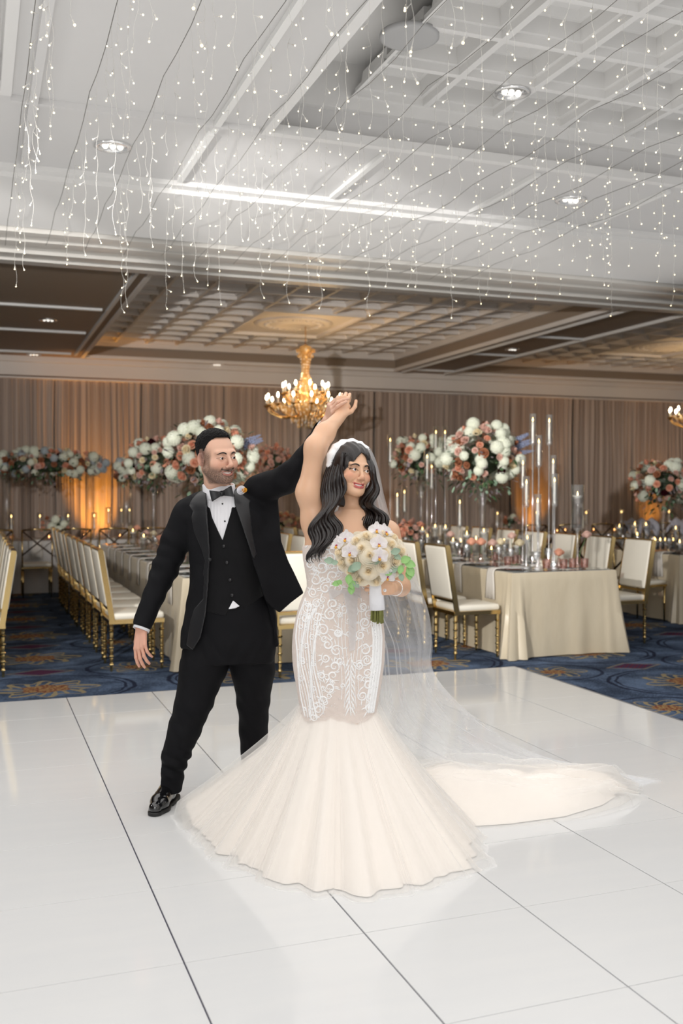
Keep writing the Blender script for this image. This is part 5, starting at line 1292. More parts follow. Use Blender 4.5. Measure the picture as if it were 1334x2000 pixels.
bS.fn(lambda p: bb.full(p), Q(665, 1215, DB), .52, .04)
for u in (655, 715): bS.el(Q(u, 1082, 4.10), (.058, .05, .06), .04)
shRb, elRb, wrRb = Q(616, 1018, 4.17), Q(616, 873, 4.12), Q(665, 812, 4.27)
bS.chain([Q(640, 1045, 4.18), shRb, Q(602, 962, 4.15), elRb], [.060, .054, .0455, .037], .05)
bS.chain([elRb, Q(634, 846, 4.17), wrRb], [.037, .0365, .0255], .05)
shLb, elLb, wrLb = Q(757, 1040, 4.19), Q(783, 1146, 4.20), Q(766, 1149, 3.97)
bS.chain([Q(730, 1035, 4.19), shLb, Q(775, 1090, 4.2), elLb], [.045, .049, .044, .038], .04); bS.chain([elLb, wrLb], [.038, .025], .02)
for s_ in (-1, 1): bS.chain([Q(665+s_*32, 1260, DB), Q(662+s_*26, 1420, DB-.02), V3(AB(664+s_*24), DB+.03, .10)], [.085, .055, .035], .03)
for s_ in (-1, 1): bS.chain([V3(AB(664+s_*24), DB+.03, .10), V3(AB(664+s_*26), DB-.08, .03)], [.032, .022], .02)
# collar bones
bS.rc(Q(672, 1012, 4.13), Q(632, 1018, 4.12), .006, .007, .012); bS.rc(Q(698, 1012, 4.13), Q(745, 1020, 4.13), .006, .007, .012)
hand_sdf(bS, wrRb+V3(.002, 0, .004), V3(.10, .12, .95), V3(-.1, -1, .1), 1, (.95, 1.05, 1.1, 1.15), .86, .04, thumb=((.020, .008, -.002), (.050, .020, .004), (.066, .046, .002), (.068, .076, .0)))
hand_sdf(bS, wrLb+V3(.0, -.022, .002), V3(-1, -.02, .02), V3(.1, -1, .05), 1, (.62, .66, .70, .74), .84, .02, thumb=((.018, .020, -.012), (.030, .048, -.034), (.022, .072, -.050), (.010, .094, -.056)))
skin_b = srgb(226, 182, 150)
def bcol(V): return head_color(V, TB, RB, HBc, sB, skin_b, False)
f1 = (HBc-V3(.12, .13, .12), HBc+V3(.12, .14, .14), .0017)
f2 = (Q(672, 795, 4.28)-V3(.08, .11, .07), Q(672, 795, 4.28)+V3(.10, .11, .07), .0021)
f3 = (Q(738, 1148, 3.96)-V3(.085, .10, .07), Q(738, 1148, 3.96)+V3(.10, .10, .07), .0021)
body_mesh('body', bS, [f1, f2, f3], B0+V3(-.5, -.5, .0), B0+V3(.5, .45, 2.0), .0048, bcol, M_skinf, bride, B0)
head_parts(TB, RB, sB, bride, B0, (.22, -1, .06), False)
# --- hair
def hairbump():
    v, x, y, z = coords(); return xnoise(v, 1, 3, .6, (330, 330, 16))
M_hairf = mat('dark_brown_hair', rough=.30, colfn=lambda: xmix(xnoise(coords()[0], 1, 2, .5, (160, 160, 10)), srgb(13, 8, 7), srgb(32, 20, 17)), heightfn=hairbump, bump=.4, bdist=.003, spec=.6)
def hb_fn(p):
    q = ((p-HBc)@RB)/sB; x, y, z = q[:, 0], q[:, 1], q[:, 2]; ax = np.abs(x-.006)
    k = np.sqrt((x/.0755)**2+((y-.020)/.094)**2+((z-.036)/.083)**2); d1 = (k-1)*.08
    k2 = np.sqrt((x/.078)**2+((y-.03)/.075)**2+((z+.03)/.12)**2); d2 = (k2-1)*.075
    h = np.clip(.5+.5*(d2-d1)/.03, 0, 1); d = d1*h+d2*(1-h)-.03*h*(1-h)
    d = d-.012-.0025*np.sin(x*220+y*60+z*30)*.6+.004*np.exp(-(ax/.006)**2)*(z > .03)
    zz = np.clip((z+.035)/.112, -1, 1); wd = .060*np.sqrt(1-zz*zz)*(1-.35*smoothstep(z, .0, .08)); wd = np.where(z < -.035, .060, wd); 
    cut = np.maximum(ax-wd, y+.020-.035*smoothstep(-z, .06, .09)); cut = np.where(z > .080, .05, cut)
    return np.maximum(d, -cut*.9).astype(f32)*sB
hb_ = SDF().fn(hb_fn, HBc, .18, 0)
Vh, Fh_ = nets(hb_, HBc-V3(.14, .15, .17), HBc+V3(.14, .17, .15), .0028); Vh = relax(Vh, Fh_, 1)
hairm = MB(); hairm.add(Vh-B0, Fh_)
rh = random.Random(12)
def interp(pts, n):
    P = np.array(pts, float); m = len(P); out = []
    for i in range(n):
        s = i/(n-1)*(m-1); k = min(int(s), m-2); t = s-k; p0 = P[max(k-1, 0)]; p1 = P[k]; p2 = P[k+1]; p3 = P[min(k+2, m-1)]
        out.append(.5*((2*p1)+(-p0+p2)*t+(2*p0-5*p1+4*p2-p3)*t*t+(-p0+3*p1-3*p2+p3)*t**3))
    return np.array(out)
def locks(outer, inner, n, seed, amp=.0165, freq=2.9, r=(.0012, .0085, .0075, .0012)):
    for k in range(n):
        w_ = (k+.5)/n; w_ = min(1, max(0, w_+rh.uniform(-.09, .09))); layer = rh.uniform(0, 1)
        pts = [Q(o[0]*(1-w_)+i[0]*w_, o[1]*(1-w_)+i[1]*w_, o[2]*(1-w_)+i[2]*w_+layer*.035) for o, i in zip(outer, inner)]
        N = 44; P = interp(pts, N); t = np.linspace(0, 1, N); L = rh.uniform(.80, 1.0); ph = seed+w_*1.5+rh.uniform(-.3, .3)
        env = smoothstep(t, .15, .5); P[:, 0] += amp*env*np.sin(t*2*PI*freq+ph); P[:, 1] += amp*.8*env*np.cos(t*2*PI*freq+ph)
        P = P[:max(6, int(N*L))]; tt = np.linspace(0, 1, len(P)); R_ = np.interp(tt, [0, .16, .75, 1], r)*rh.uniform(.8, 1.15)
        hairm.tube(P-B0, R_, 8, flat=.62, upv=(0, 1, 0))
OL = [(656, 874, 4.17), (637, 925, 4.13), (629, 970, 4.10), (621, 1010, 4.06), (607, 1045, 4.03), (603, 1078, 4.03), (609, 1104, 4.04)]
IL = [(688, 872, 4.12), (668, 920, 4.07), (664, 958, 4.07), (657, 1000, 4.06), (661, 1032, 4.04), (648, 1066, 4.02), (622, 1100, 4.03)]
locks(OL, IL, 84, 0.3)
locks([(668, 882, 4.07), (668, 905, 4.07), (669, 930, 4.07), (673, 955, 4.06), (668, 975, 4.06)], [(676, 884, 4.06), (667, 908, 4.06), (668, 930, 4.05), (674, 952, 4.05), (662, 992, 4.06)], 6, 2.0, .005, 1.3, (.004, .007, .006, .002))
OR_ = [(712, 874, 4.16), (729, 915, 4.10), (733, 950, 4.10), (733, 982, 4.10), (746, 1005, 4.08), (762, 1030, 4.08), (768, 1062, 4.09)]
IR_ = [(700, 872, 4.14), (722, 915, 4.10), (722, 950, 4.12), (706, 985, 4.14), (706, 1010, 4.11), (720, 1036, 4.08), (730, 1062, 4.07)]
locks(OR_, IR_, 60, 1.4)
hairm.build('hair', M_hairf, bride)
# --- gown
M_nude = mat('blush_lining', srgb(228, 214, 205), .6, bump=.2, bscale=500, sheen=.2)
M_lace = mat('white_lace', srgb(255, 255, 255), .55, bump=.12, bscale=500)
M_bead = mat('glass_bead', (.95, .95, .97, 1), .08, metal=.5)
M_ivory = mat('ivory_satin', srgb(250, 243, 236), .55, bump=.1, bscale=8, bscl=(3, 3, .5))
nl = np.array([(560, 1085), (592, 1067), (612, 1064), (632, 1052), (652, 1046), (672, 1053), (690, 1064), (708, 1053), (728, 1047), (748, 1053), (767, 1064), (800, 1085)], float)
def gown(p):
    d = db.d(p); 
    for u in (655, 715):
        q = (p-Q(u, 1084, 4.097))/np.array([.064, .056, .066]); k = np.sqrt((q*q).sum(1)); e = (k-1)*.06; h = np.clip(.5+.5*(e-d)/.03, 0, 1); d = e*(1-h)+d*h-.03*h*(1-h)
    zt = np.interp(p[:, 0], [AB(u, 4.1) for u, _ in nl], [ZB(v, 4.1) for _, v in nl]); zt = np.where(p[:, 1] > 4.2, ZB(1085), zt)
    d = d+.0012*noise3(p, 170)
    return np.maximum(np.maximum(d, p[:, 2]-zt), ZB(1418)-p[:, 2])
gownS = SDF().fn(gown, Q(662, 1230, DB), .5, 0)
gw = sculpt('gown_bodice', gownS, Q(560, 1425, 4.0), Q(775, 1035, 4.36), .0036, M_nude, bride, B0, 2)
def gsurf(u, v, off=.001):
    z = ZB(v, 4.06); a = AB(u, 4.06); p = np.array([[a, 4.0, z]], f32)
    for _ in range(26):
        d = float(gown(np.array([[p[0, 0], p[0, 1], z]], f32))[0])
        if d < .0006 or p[0, 1] > 4.22: break
        p[0, 1] += max(d*.8, .0006)
    return np.array([a, float(p[0, 1])-off, z])-B0
# fast front surface by table
us = np.linspace(565, 770, 120); vs_ = np.linspace(1044, 1412, 170)
Ug, Vg = np.meshgrid(us, vs_); pa = AB(Ug.ravel(), 4.06).astype(f32); pz = np.array([ZB(v, 4.06) for v in vs_])[:, None].repeat(120, 1).ravel().astype(f32); py = np.full(len(pa), 3.98, f32)
for _ in range(40):
    d = gown(np.stack([pa, py, pz], 1)); py = np.where(py < 4.24, py+np.maximum(d*.75, 0), py).astype(f32)
PY = py.reshape(170, 120)
def gs(u, v, off=.001):
    fx = np.clip((u-565)/205*119, 0, 118.99); fy = np.clip((v-1044)/368*169, 0, 168.99); i, j = int(fx), int(fy); fx -= i; fy -= j
    y = (PY[j, i]*(1-fx)+PY[j, i+1]*fx)*(1-fy)+(PY[j+1, i]*(1-fx)+PY[j+1, i+1]*fx)*fy
    return np.array([AB(u, 4.06), y-off, ZB(v, 4.06)])-B0
lace = MB(); bead = MB(); rl = random.Random(8)
octv_ = [(1, 0, 0), (-1, 0, 0), (0, 1, 0), (0, -1, 0), (0, 0, 1), (0, 0, -1)]; octf_ = [(0, 2, 4), (2, 1, 4), (1, 3, 4), (3, 0, 4), (2, 0, 5), (1, 2, 5), (3, 1, 5), (0, 3, 5)]
def ok(u, v):
    w1 = np.interp(v, [r[0] for r in brow_], [r[1] for r in brow_])+2; w2 = np.interp(v, [r[0] for r in brow_], [r[2] for r in brow_])-2
    return w1 < u < w2 and 1050 < v < 1412
def stroke(pts, r, n=5):
    P = []; R_ = []
    for i, (u, v) in enumerate(pts):
        if not ok(u, v):
            if len(P) > 2: lace.tube(P, R_, n)
            P, R_ = [], []; continue
        P.append(gs(u, v)); R_.append(r[i] if hasattr(r, '__len__') else r)
    if len(P) > 2: lace.tube(P, R_, n)
def scroll(u, v, r0, sgn, a0=0, turns=1.4, th=.0026, tail=True):
    N = 22; pts = []; R_ = []
    for i in range(N):
        t = i/(N-1); a = a0+sgn*turns*2*PI*t; r = r0*(1-t)**.8+1.5; pts.append((u+r*math.cos(a), v+r*math.sin(a))); R_.append(th*(.6+1.0*math.sin(PI*min(1, t*1.3)))+.0006)
    if tail:
        p0 = pts[0]; dx, dy = -math.sin(a0)*sgn, math.cos(a0)*sgn
        tl = [(p0[0]-dx*r0*1.6*q-(u-p0[0])*.5*q*q*-1, p0[1]-dy*r0*1.6*q) for q in (1, .75, .5, .25)]; pts = tl+pts; R_ = [th*.3, th*.7, th, th]+R_
    stroke(pts, R_)
for (u, v, r, s) in ((600, 1190, 9, 1), (620, 1205, 8, -1), (631, 1230, 11, 1), (645, 1200, 10, -1), (657, 1270, 10, -1), (640, 1258, 8, 1), (653, 1301, 9, -1), (650, 1319, 8, 1), (643, 1343, 9, -1), (632, 1369, 8, 1), (622, 1389, 8, -1), (612, 1404, 6, 1), (660, 1235, 8, 1), (664, 1290, 6, 1),
                     (708, 1186, 9, -1), (722, 1200, 8, 1), (713, 1217, 10, 1), (713, 1270, 10, 1), (717, 1291, 9, 1), (718, 1316, 8, -1), (720, 1338, 9, 1), (708, 1361, 8, -1), (724, 1386, 8, 1), (704, 1240, 8, -1), (702, 1300, 6, -1),
                     (612, 1082, 9, 1), (628, 1108, 11, -1), (646, 1090, 9, 1), (650, 1125, 11, 1), (615, 1135, 10, 1), (635, 1150, 9, -1), (610, 1160, 8, 1), (668, 1110, 9, -1), (660, 1150, 8, 1), (665, 1075, 8, -1), (640, 1066, 7, 1), (605, 1105, 7, -1), (595, 1210, 7, 1), (650, 1180, 9, 1), (672, 1190, 7, -1), (618, 1180, 7, -1), (636, 1285, 7, -1), (628, 1320, 6, 1)):
    scroll(u, v, r, s, rl.uniform(0, 6.28), rl.uniform(1.2, 1.7), rl.uniform(.0016, .0024))
    for k in range(3):                    # leaflets
        a = rl.uniform(0, 6.28); d = (math.cos(a), math.sin(a)); L = r*rl.uniform(1.1, 1.7); stroke([(u+d[0]*(r+L*q), v+d[1]*(r+L*q)+3*q*q) for q in (0, .25, .5, .75, 1)], [.0008, .0022, .0030, .0022, .0006])
# central plume and leaves
for k in range(9):
    v = 1285+k*12; 
    for s in (-1, 1): stroke([(684+s*(1+9*q), v+s*0+16*q+4*q*q) for q in (0, .25, .5, .75, 1)], [.001, .0026, .0034, .0024, .0008])
stroke([(684+2*math.sin(q*.05), q) for q in range(1275, 1400, 4)], .0024)
for s in (-1, 1):
    for off, ln in ((6, 1392), (13, 1385), (20, 1372)): stroke([(684+s*(off+4*math.sin((v-1180)*.03)), v) for v in range(1180, ln, 4)], .0015)
# beaded vertical lines at the sides
for k in range(11):
    f = (k+.5)/11
    for v0, v1, sd in ((1172, 1408, -1), (1200, 1400, 1)):
        P = []
        for v in np.arange(v0+(k*13) % 30, v1-(k*17) % 40*(1 if k > 6 else 0), 3.2):
            l_ = np.interp(v, [r[0] for r in brow_], [r[1] for r in brow_]); r_ = np.interp(v, [r[0] for r in brow_], [r[2] for r in brow_])
            u = l_+3+f*44+2.2*math.sin(v*.045+k) if sd < 0 else r_-3-f*20
            P.append((u, v))
            if sd < 0 or k % 2: 
                c = gs(u, v, .0025); bead.add([(c[0]+p[0]*.0019, c[1]+p[1]*.0019, c[2]+p[2]*.0026) for p in octv_], octf_, 1 if rl.random() < .1 else 0)
        stroke(P, .0021 if k % 3 else .0036)
for k in range(700):
    u = rl.uniform(580, 755); v = rl.uniform(1055, 1400)
    if ok(u, v): c = gs(u, v, .002); s_ = rl.choice((.0012, .0018, .0024)); bead.add([(c[0]+p[0]*s_, c[1]+p[1]*s_, c[2]+p[2]*s_) for p in octv_], octf_, 1 if rl.random() < .25 else 0)
for k in range(60):                      # small filler curls
    u = rl.uniform(584, 748); v = rl.uniform(1060, 1395)
    if 655 < u < 712 and v > 1340: continue
    scroll(u, v, rl.uniform(3, 5), rl.choice((-1, 1)), rl.uniform(0, 6), 1.2, .0014)
o = lace.build('lace_applique', M_lace, bride); o['kind'] = 'stuff'
o = bead.build('beading', [M_lace, M_bead], bride, smooth=False); o['kind'] = 'stuff'
# scalloped tulle edge of the neckline
for (ua, ub, k) in ((634, 674, 0), (706, 750, 1)):
    P = []
    for j in range(8):
        t = j/7; P.append([gs(ua+(ub-ua)*i/24, np.interp(ua+(ub-ua)*i/24, nl[:, 0], nl[:, 1])+12-t*(20+6*math.sin(i/24*PI)), .003+.016*t*math.sin(i/24*PI)+.004*t*math.sin(i*1.3)) for i in range(25)])
    MB().grid(P).build('neckline_frill', sheer('frill_net', srgb(240, 236, 234), .45, .9), bride)
M_tulle = sheer('tulle', srgb(255, 252, 248), .30, .85, .22, 1, (5, 5, 1.2)); M_tullew = sheer('white_tulle', srgb(255, 254, 252), .16, .7, .25, 1, (8, 8, 1.5)); M_veil = sheer('veil_net', srgb(250, 251, 253), .16, .62, .6, 1, (9, 9, 2))
# sash bow
for nm, pl in (('sash_bow', [(640, 1148), (664, 1154), (672, 1150), (705, 1146), (706, 1170), (676, 1166), (668, 1160), (644, 1174)]), ('sash_tail', [(670, 1158), (700, 1158), (697, 1212), (694, 1268), (681, 1272), (680, 1212)])):
    pf = poly_sdf(pxpoly(pl, 4.06)); pp_ = np.array(pxpoly(pl, 4.06))
    S_ = SDF().fn(lambda p: np.maximum(np.abs(gown(p)-.006)-.0018, pf(p[:, 0], p[:, 2])), (pp_[:, 0].mean(), 4.06, pp_[:, 1].mean()), .2, 0)
    sculpt(nm, S_, (pp_[:, 0].min()-.01, 3.95, pp_[:, 1].min()-.01), (pp_[:, 0].max()+.01, 4.2, pp_[:, 1].max()+.01), .0026, sheer('sheer_satin', srgb(246, 244, 244), .5, .9), bride, B0, 2)
# --- flared tulle skirt
KC = np.array([AB(660), 4.20])
hem = [(-.705, 4.50, .07), (-.66, 4.40, .02), (-.62, 4.30, .006), (-.50, 4.09, .004), (-.395, 3.92, .004), (-.206, 3.76, .004), (-.05, 3.65, .004), (.06, 3.635, .004), (.234, 3.70, .004), (.38, 3.81, .004), (.52, 3.90, .004), (.53, 4.12, .004), (.52, 4.40, .004), (.50, 4.66, .004), (.36, 4.80, .004), (.1, 4.80, .004), (-.2, 4.70, .004), (-.45, 4.58, .03)]
ang = np.array([math.atan2(h[0]-KC[0], -(h[1]-KC[1])) for h in hem]); o_ = np.argsort(ang); ang = ang[o_]; hemA = np.array(hem)[o_]
def hemat(phi): return np.stack([np.interp(phi, np.concatenate([ang-2*PI, ang, ang+2*PI]), np.tile(hemA[:, c], 3)) for c in range(3)], 1)
def skirt(nphi, nt, seed, off, amp, t1=1.0, zk=None, t0=0.0, fr=(9, 17, 31)):
    r = random.Random(seed); phi = np.linspace(-PI, PI, nphi, endpoint=False); H_ = hemat(phi)
    # smooth hem
    for _ in range(int(nphi/60)): H_ = (np.roll(H_, 1, 0)+2*H_+np.roll(H_, -1, 0))/4
    ph = [r.uniform(0, 6) for _ in range(6)]
    f = 1.25*np.abs(np.sin(phi*fr[0]/2+ph[0]+.7*np.sin(phi*3+ph[1])))**.7+.40*np.sin(phi*fr[1]+ph[2]+1.2*np.sin(phi*5))+.16*np.sin(phi*fr[2]+ph[3]); f2 = .08*np.sin(phi*53+ph[4])
    zk = ZB(1384)+.034*np.abs(((phi*5/PI+seed*.3) % 2)-1)-.02+(.02 if seed > 1 else 0)
    k = np.stack([KC[0]+.162*np.sin(phi), KC[1]-.114*np.cos(phi), zk], 1)
    D_ = H_[:, :2]-KC; D_ /= np.linalg.norm(D_, axis=1)[:, None]; P = []
    for j in range(nt):
        t = t0+(t1-t0)*j/(nt-1); s = t**1.12; z = zk*(1-t)**1.0+H_[:, 2]*t
        base = k[:, :2]*(1-s)+H_[:, :2]*s; am = amp*(t**1.1)*(1+.35*(1-t)); g = off*(.2+.8*t)+am*(f+f2*t-.55)-.012*math.sin(PI*t)
        q = base+D_*g[:, None]; zz = np.maximum(z+.010*t*np.sin(phi*fr[1]+ph[2])*(t > .85)*0, .0035)
        zz = np.where(t > 1, .0035, zz)
        P.append(np.stack([q[:, 0], q[:, 1], zz], 1)-B0)
    return P
MB().grid(skirt(420, 40, 1, -.006, .046, 1.0), closeu=True).build('skirt_lining', M_ivory, bride)
MB().grid(skirt(520, 40, 1, .026, .050, 1.02), closeu=True).build('tulle_overskirt', M_tulle, bride)
MB().grid(skirt(560, 40, 5, .044, .042, 1.035, fr=(11, 19, 31)), closeu=True).build('tulle_overskirt', M_tullew, bride)
# --- train
def train(seed, lift, amp, ext=0):
    r = random.Random(seed); ns_, nr = 150, 90; P = []
    sk = [0, .2, .45, .7, .9, 1]
    for i in range(ns_):
        s = i/(ns_-1); a = .30+(1.06+ext)*s; df = np.interp(s, sk, [4.36, 4.35, 4.40, 4.50, 4.66, 4.80])-ext*.2; db_ = np.interp(s, sk, [4.78, 5.02, 5.12, 5.08, 4.98, 4.86])+ext*.3
        hm = np.interp(s, sk, [.16, .17, .13, .115, .09, .02])*lift; row_ = []
        for j in range(nr):
            q = j/(nr-1)*2-1; d = df+(db_-df)*(q+1)/2; e = max(0, 1-abs(q)**1.8)**1.15
            n = math.sin(q*9+s*5+seed)*.5+math.sin(q*17-s*9+2*math.sin(s*6+seed))*.3+math.sin(s*16+q*6+1.5*math.sin(q*4))*.35
            z = hm*e*(1+.0*n)+amp*e*n*(.6+.4*s)*(1.2-abs(q)); row_.append((a+.03*math.sin(q*3+seed)+.02*n*e, d, max(.0035, z+.004)))
        P.append(np.array(row_)-B0)
    return P
MB().grid(train(1, 1, .030)).build('train', M_ivory, bride)
MB().grid(train(3, 1.15, .034, .06)).build('train_tulle', M_tulle, bride)
MB().grid(train(5, 1.3, .038, .10)).build('train_tulle', M_tullew, bride)
# --- veil
rows = [[(655, 880, 4.19), (690, 868, 4.23), (724, 876, 4.17)], [(644, 900, 4.22), (690, 872, 4.30), (738, 912, 4.17)], [(642, 950, 4.30), (700, 940, 4.38), (752, 978, 4.19)], [(648, 1030, 4.36), (712, 1030, 4.42), (772, 1045, 4.25)], [(665, 1110, 4.38), (732, 1112, 4.46), (803, 1108, 4.31)], [(705, 1190, 4.38), (760, 1195, 4.50), (835, 1192, 4.37)], [(735, 1250, 4.40), (785, 1262, 4.55), (843, 1255, 4.43)], [(742, 1310, 4.45), (792, 1318, 4.60), (845, 1312, 4.55)], [(750, 1380, 4.52), (812, 1390, 4.72), (895, 1375, 4.78)], [(800, 1462, 4.60), (885, 1448, 4.85), (972, 1436, 4.98)], [(900, 1500, 4.66), (985, 1488, 4.90), (1065, 1482, 5.06)], [(1050, 1522, 4.74), (1115, 1510, 4.95), (1180, 1506, 5.10)], [(1190, 1548, 4.84), (1245, 1538, 4.98), (1296, 1530, 5.05)]]
def veil(seed, nt=150, nw=110, amp=.016, push=0):
    C_ = np.array([[Q(*p) for p in r_] for r_ in rows]); L_, M_, R_ = (interp(C_[:, k], nt) for k in range(3)); P = []
    w_ = np.linspace(0, 1, nw)[:, None]
    for j in range(nt):
        t = j/(nt-1); mid = 2*M_[j]-.5*(L_[j]+R_[j]); p = (1-w_)**2*L_[j]+2*w_*(1-w_)*mid+w_**2*R_[j]; ww = w_[:, 0]
        f = np.sin(ww*28+seed+2*math.sin(t*5))*.6+np.sin(ww*47+seed*2+t*6)*.35+np.sin(ww*13+t*9+seed)*.6; env = amp*smoothstep(t, .02, .3)
        p[:, 1] += f*env+push*smoothstep(t, .05, .3); p[:, 0] += .4*env*np.cos(ww*28+seed+t*4); p[:, 2] = np.maximum(p[:, 2]+(.3*env*f if t > .7 else 0), .004+.02*(1-smoothstep(t, .9, 1))*(t > .7))
        P.append(p-B0)
    return P
MB().grid(veil(.4)).build('veil', M_veil, bride); MB().grid(veil(2.2, push=.05)).build('veil', M_veil, bride)
# gathered headpiece with crystals
hp = SDF(); hpp = [Q(643, 908, 4.14), Q(648, 889, 4.14), Q(657, 876, 4.15), Q(671, 868, 4.16), Q(688, 865, 4.17), Q(704, 868, 4.165), Q(718, 875, 4.16)]
hp.chain(hpp, [.012, .018, .019, .018, .015, .010, .005], .01); _hp = SDF(); _hp.ops = list(hp.ops)
hp2 = SDF().fn(lambda p: _hp(p)-.002+.0016*noise3(p, 160), Q(680, 885, 4.15), .16, 0)
sculpt('headpiece', hp2, Q(680, 890, 4.15)-.13, Q(680, 890, 4.15)+.13, .0024, M_lace, bride, B0)
b = MB()
for i in range(26):
    p = interp(hpp, 26)[i]-B0+V3(.006, -.017, -.008); s_ = .003; b.add([(p[0]+q[0]*s_, p[1]+q[1]*s_, p[2]+q[2]*s_) for q in octv_], octf_)
o = b.build('crystal_trim', M_bead, bride, smooth=False)
# jewellery
b = MB(); cb = wrLb+V3(.012, .010, 0); axb = (elLb-wrLb)/np.linalg.norm(elLb-wrLb); ub = np.cross(axb, V3(0, 0, 1)); ub /= np.linalg.norm(ub); wb_ = np.cross(axb, ub)
ring = [cb+.030*(math.cos(a)*ub+math.sin(a)*wb_)-B0 for a in np.linspace(0, 2*PI, 33)]; b.tube(ring, .0018, 6); b.build('bracelet', M_bead, bride)
b = MB(); b.ball((0, 0, 0), (.007, .005, .007), 8, 5); b.build('ring', M_bead, bride, smooth=False, loc=tuple(Q(752, 1153, 3.925)-B0))
# ---------------- the bouquet ----------------
QC = Q(726, 1093, 3.90); QB = QC.copy(); QB[2] = Q(733, 1212, 3.94)[2]
bq = thing('bouquet', 'bouquet of cream roses and white orchids with a white wrapped handle held by the bride', 'bouquet', to_world(QB), -PSI)
M_cr = petalmat('rose_cream', srgb(255, 252, 243), srgb(254, 245, 226)); M_crc = petalmat('rose_heart', srgb(255, 248, 230), srgb(254, 240, 212)); M_orc = petalmat('orchid_white', srgb(252, 250, 250), srgb(244, 240, 242)); M_mag = mat('orchid_lip', srgb(170, 30, 80), .5); M_yel = mat('orchid_yellow', srgb(230, 170, 60), .5)
brm = [rose_mesh('rose', M_cr, 7, .036, 20+k, M_crc) for k in range(3)]
def orchid_mesh():
    b = MB()
    for k, (a, L, wd) in enumerate(((90, .036, .013), (210, .034, .013), (330, .034, .013), (18, .036, .022), (162, .036, .022))):
        a = math.radians(a); P = []
        for j in range(7):
            t = j/6; w_ = wd*math.sin(PI*min(.97, t*.8+.12)); P.append([(math.cos(a)*L*t-math.sin(a)*w_*s, math.sin(a)*L*t+math.cos(a)*w_*s, .004*(k > 2)+.010*t*t*(1 if k < 3 else -.6)+.004*s*s) for s in (-1, -.5, 0, .5, 1)])
        b.grid(P)
    b.ball((0, -.004, .008), (.005, .004, .006), 8, 5, 1); b.ball((0, -.012, .008), (.006, .007, .005), 8, 5, 2); b.ball((0, -.003, .013), (.003, .003, .003), 6, 4, 0)
    return b.mesh('orchid', [M_orc, M_mag, M_yel])
orc = orchid_mesh()
def bqput(me, u, v, D, tilt=None, sc_=1, nm='rose'):
    p = Q(u, v, D); n = p-QC-V3(0, .04, 0); n = n/np.linalg.norm(n); n = Vector((n[0], n[1]-.25, n[2])).normalized() if tilt is None else Vector(tilt).normalized()
    o = obj(nm, me, bq, tuple(p-QB)); o.rotation_euler = n.to_track_quat('Z', 'Y').to_euler(); o.scale = (sc_,)*3; return o
rr = random.Random(4); kk = 0
for (u, v, s) in ((723, 1085, 1.1), (746, 1104, 1.05), (720, 1114, 1.05), (704, 1128, 1.05), (768, 1096, 1.15), (688, 1114, .95), (672, 1098, 1.0), (668, 1080, 1.0), (700, 1060, 1.0), (716, 1052, 1.0), (738, 1058, .95), (760, 1066, 1.05), (778, 1078, 1.0), (784, 1094, .95), (690, 1094, 1.0), (708, 1072, .95), (750, 1080, .95), (734, 1132, .9), (690, 1070, .9), (772, 1112, .95), (745, 1048, .9), (765, 1054, .9)):
    q = min(1, math.hypot((u-726)/74, (v-1093)/58)); D = 3.81+.10*q**2; bqput(brm[kk % 3], u, v, D, None, s*.92); kk += 1
for (u, v, t) in ((676, 1052, (-.5, -1, .5)), (684, 1078, (-.3, -1, .1)), (740, 1062, (.1, -1, .4)), (736, 1036, (0, -1, .8)), (752, 1040, (.5, -.8, .6)), (741, 1086, (.1, -1, 0)), (757, 1124, (.4, -.9, -.5)), (660, 1064, (-.8, -.7, .3))):
    q = math.hypot((u-726)/74, (v-1093)/58); bqput(orc, u, v, 3.79+.09*min(1.2, q)**2, t, .98, 'orchid')
for k in range(14):                     # back of the dome
    a = k*2.4; bqput(brm[k % 3], 726+55*math.cos(a)*(.5+.5*(k % 2)), 1085+36*math.sin(a), 3.98+.03*(k % 3), (math.cos(a), .7, -math.sin(a)), 1)
def leafm(m):
    b = MB(); P = []
    for j in range(6):
        t = j/5; w_ = .0115*math.sin(PI*(.08+.86*t)); P.append([(s*w_, t*.030, .003*s*s-.004*t*t) for s in (-1, -.5, 0, .5, 1)])
    return b.grid(P).mesh('leaf', m)
lm1, lm2 = leafm(mat('eucalyptus', srgb(150, 172, 150), .55, var=.12, vscale=30)), leafm(mat('bright_leaf', srgb(150, 196, 120), .45, var=.15, vscale=30))
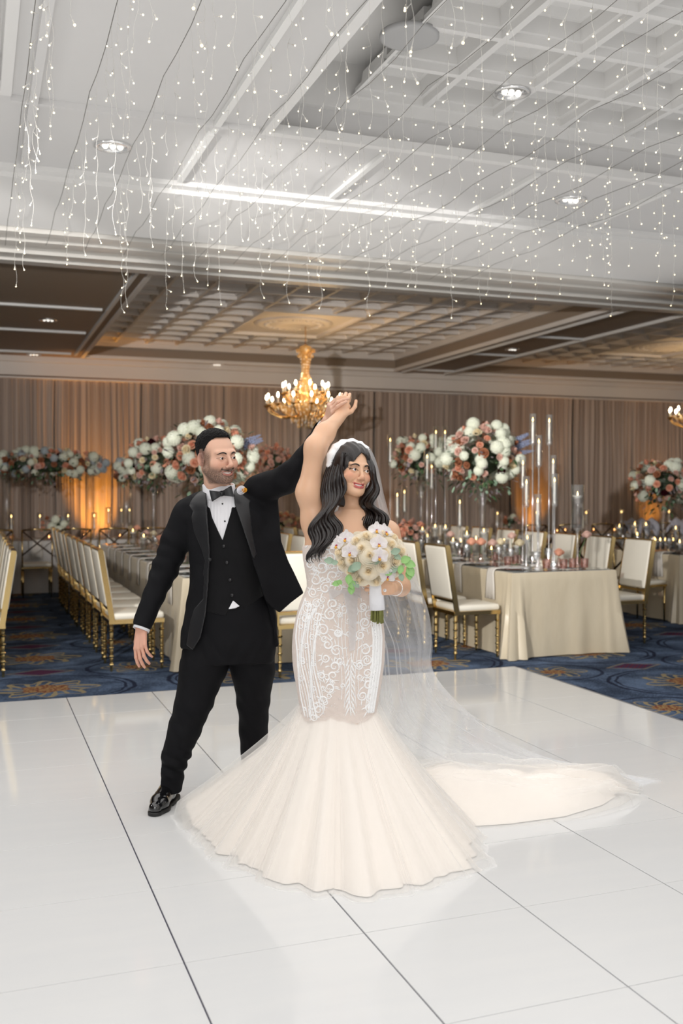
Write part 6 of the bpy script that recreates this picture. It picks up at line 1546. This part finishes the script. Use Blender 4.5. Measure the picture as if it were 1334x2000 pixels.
for (u, v, dx, dz, m, s) in ((652, 1096, -.9, .1, lm1, 1.1), (660, 1098, -1, -.1, lm1, .8), (704, 1100, -.7, -.5, lm1, 1.3), (716, 1096, .8, .2, lm1, 1.1), (698, 1106, -.8, -.4, lm1, 1.2), (728, 1100, .8, .4, lm1, .9), (764, 1080, .8, .3, lm1, 1.1), (770, 1084, .5, -.3, lm1, .9), (682, 1122, -.1, -1, lm2, 1.1), (684, 1132, .3, -1, lm2, 1.1), (686, 1142, 0, -1, lm2, 1.1), (690, 1136, .7, -.7, lm1, .9), (664, 1138, -1, -.2, lm2, .9), (668, 1140, -.6, .4, lm2, .7), (782, 1096, .9, .3, lm2, 1.2), (790, 1098, .9, -.3, lm2, 1.3), (796, 1106, .5, -.9, lm2, 1.3), (784, 1104, -.2, -.9, lm2, 1), (776, 1108, -.8, -.5, lm1, 1), (766, 1116, -.7, -.3, lm2, .9), (782, 1120, .2, -.9, lm1, .9), (798, 1112, .1, -1, lm2, 1.2)):
    n = Vector((dx, -.25, dz)).normalized(); z = Vector((.1, -1, .3)); z = (z-n*z.dot(n)).normalized(); x = n.cross(z); M = Matrix((x, n, z)).transposed()
    o = obj('leaf', m, bq, tuple(Q(u, v, 3.80+.04*min(1.4, math.hypot((u-726)/74, (v-1093)/58)))-QB)); o.rotation_euler = M.to_euler(); o.scale = (s*1.15,)*3
hd0, hd1 = Q(733, 1118, 3.955), Q(737, 1191, 3.955); b = MB(); b.tube([hd0-QB, (hd0+hd1)/2-QB, hd1-QB], [.026, .0285, .031], 24)
b.build('handle_wrap', mat('white_ribbon', srgb(244, 244, 248), .35, bump=.2, bscale=60), bq)
M_st = mat('cut_stem', srgb(120, 122, 60), .6, var=.35, vscale=60)
for k in range(13):
    a = k*2.4; r = .026*math.sqrt((k+.3)/13); c = hd1+V3(r*math.cos(a), r*math.sin(a), 0)
    MB().tube([c+V3(0, 0, .01)-QB, c+V3(.002*math.cos(a), 0, -.042-.006*(k % 3))-QB], .0046, 8).build('stem', M_st, bq)
# ---------------- every repeat gets the words that single it out ----------------
from collections import defaultdict
bpy.context.view_layer.update()
ORD = 'first second third fourth fifth sixth seventh eighth ninth tenth eleventh twelfth thirteenth fourteenth fifteenth sixteenth seventeenth eighteenth nineteenth twentieth'.split()
def scr(o):
    p = o.matrix_world.translation if o.type == 'EMPTY' else o.matrix_world @ (sum((Vector(c) for c in o.bound_box), Vector())/8)
    q = np.array(p)-np.array([0, 0, CAM_H]); return float(q@RV)/max(.1, float(q@FV))
lab = defaultdict(list)
for o in bpy.data.objects:
    if o.parent is None and o.get('label'): lab[o['label']].append(o)
for l, os_ in lab.items():
    if 1 < len(os_) <= 20:
        for i, o in enumerate(sorted(os_, key=scr)): o['label'] = l+', '+('leftmost' if i == 0 else 'rightmost' if i == len(os_)-1 else ORD[i]+' from the left')
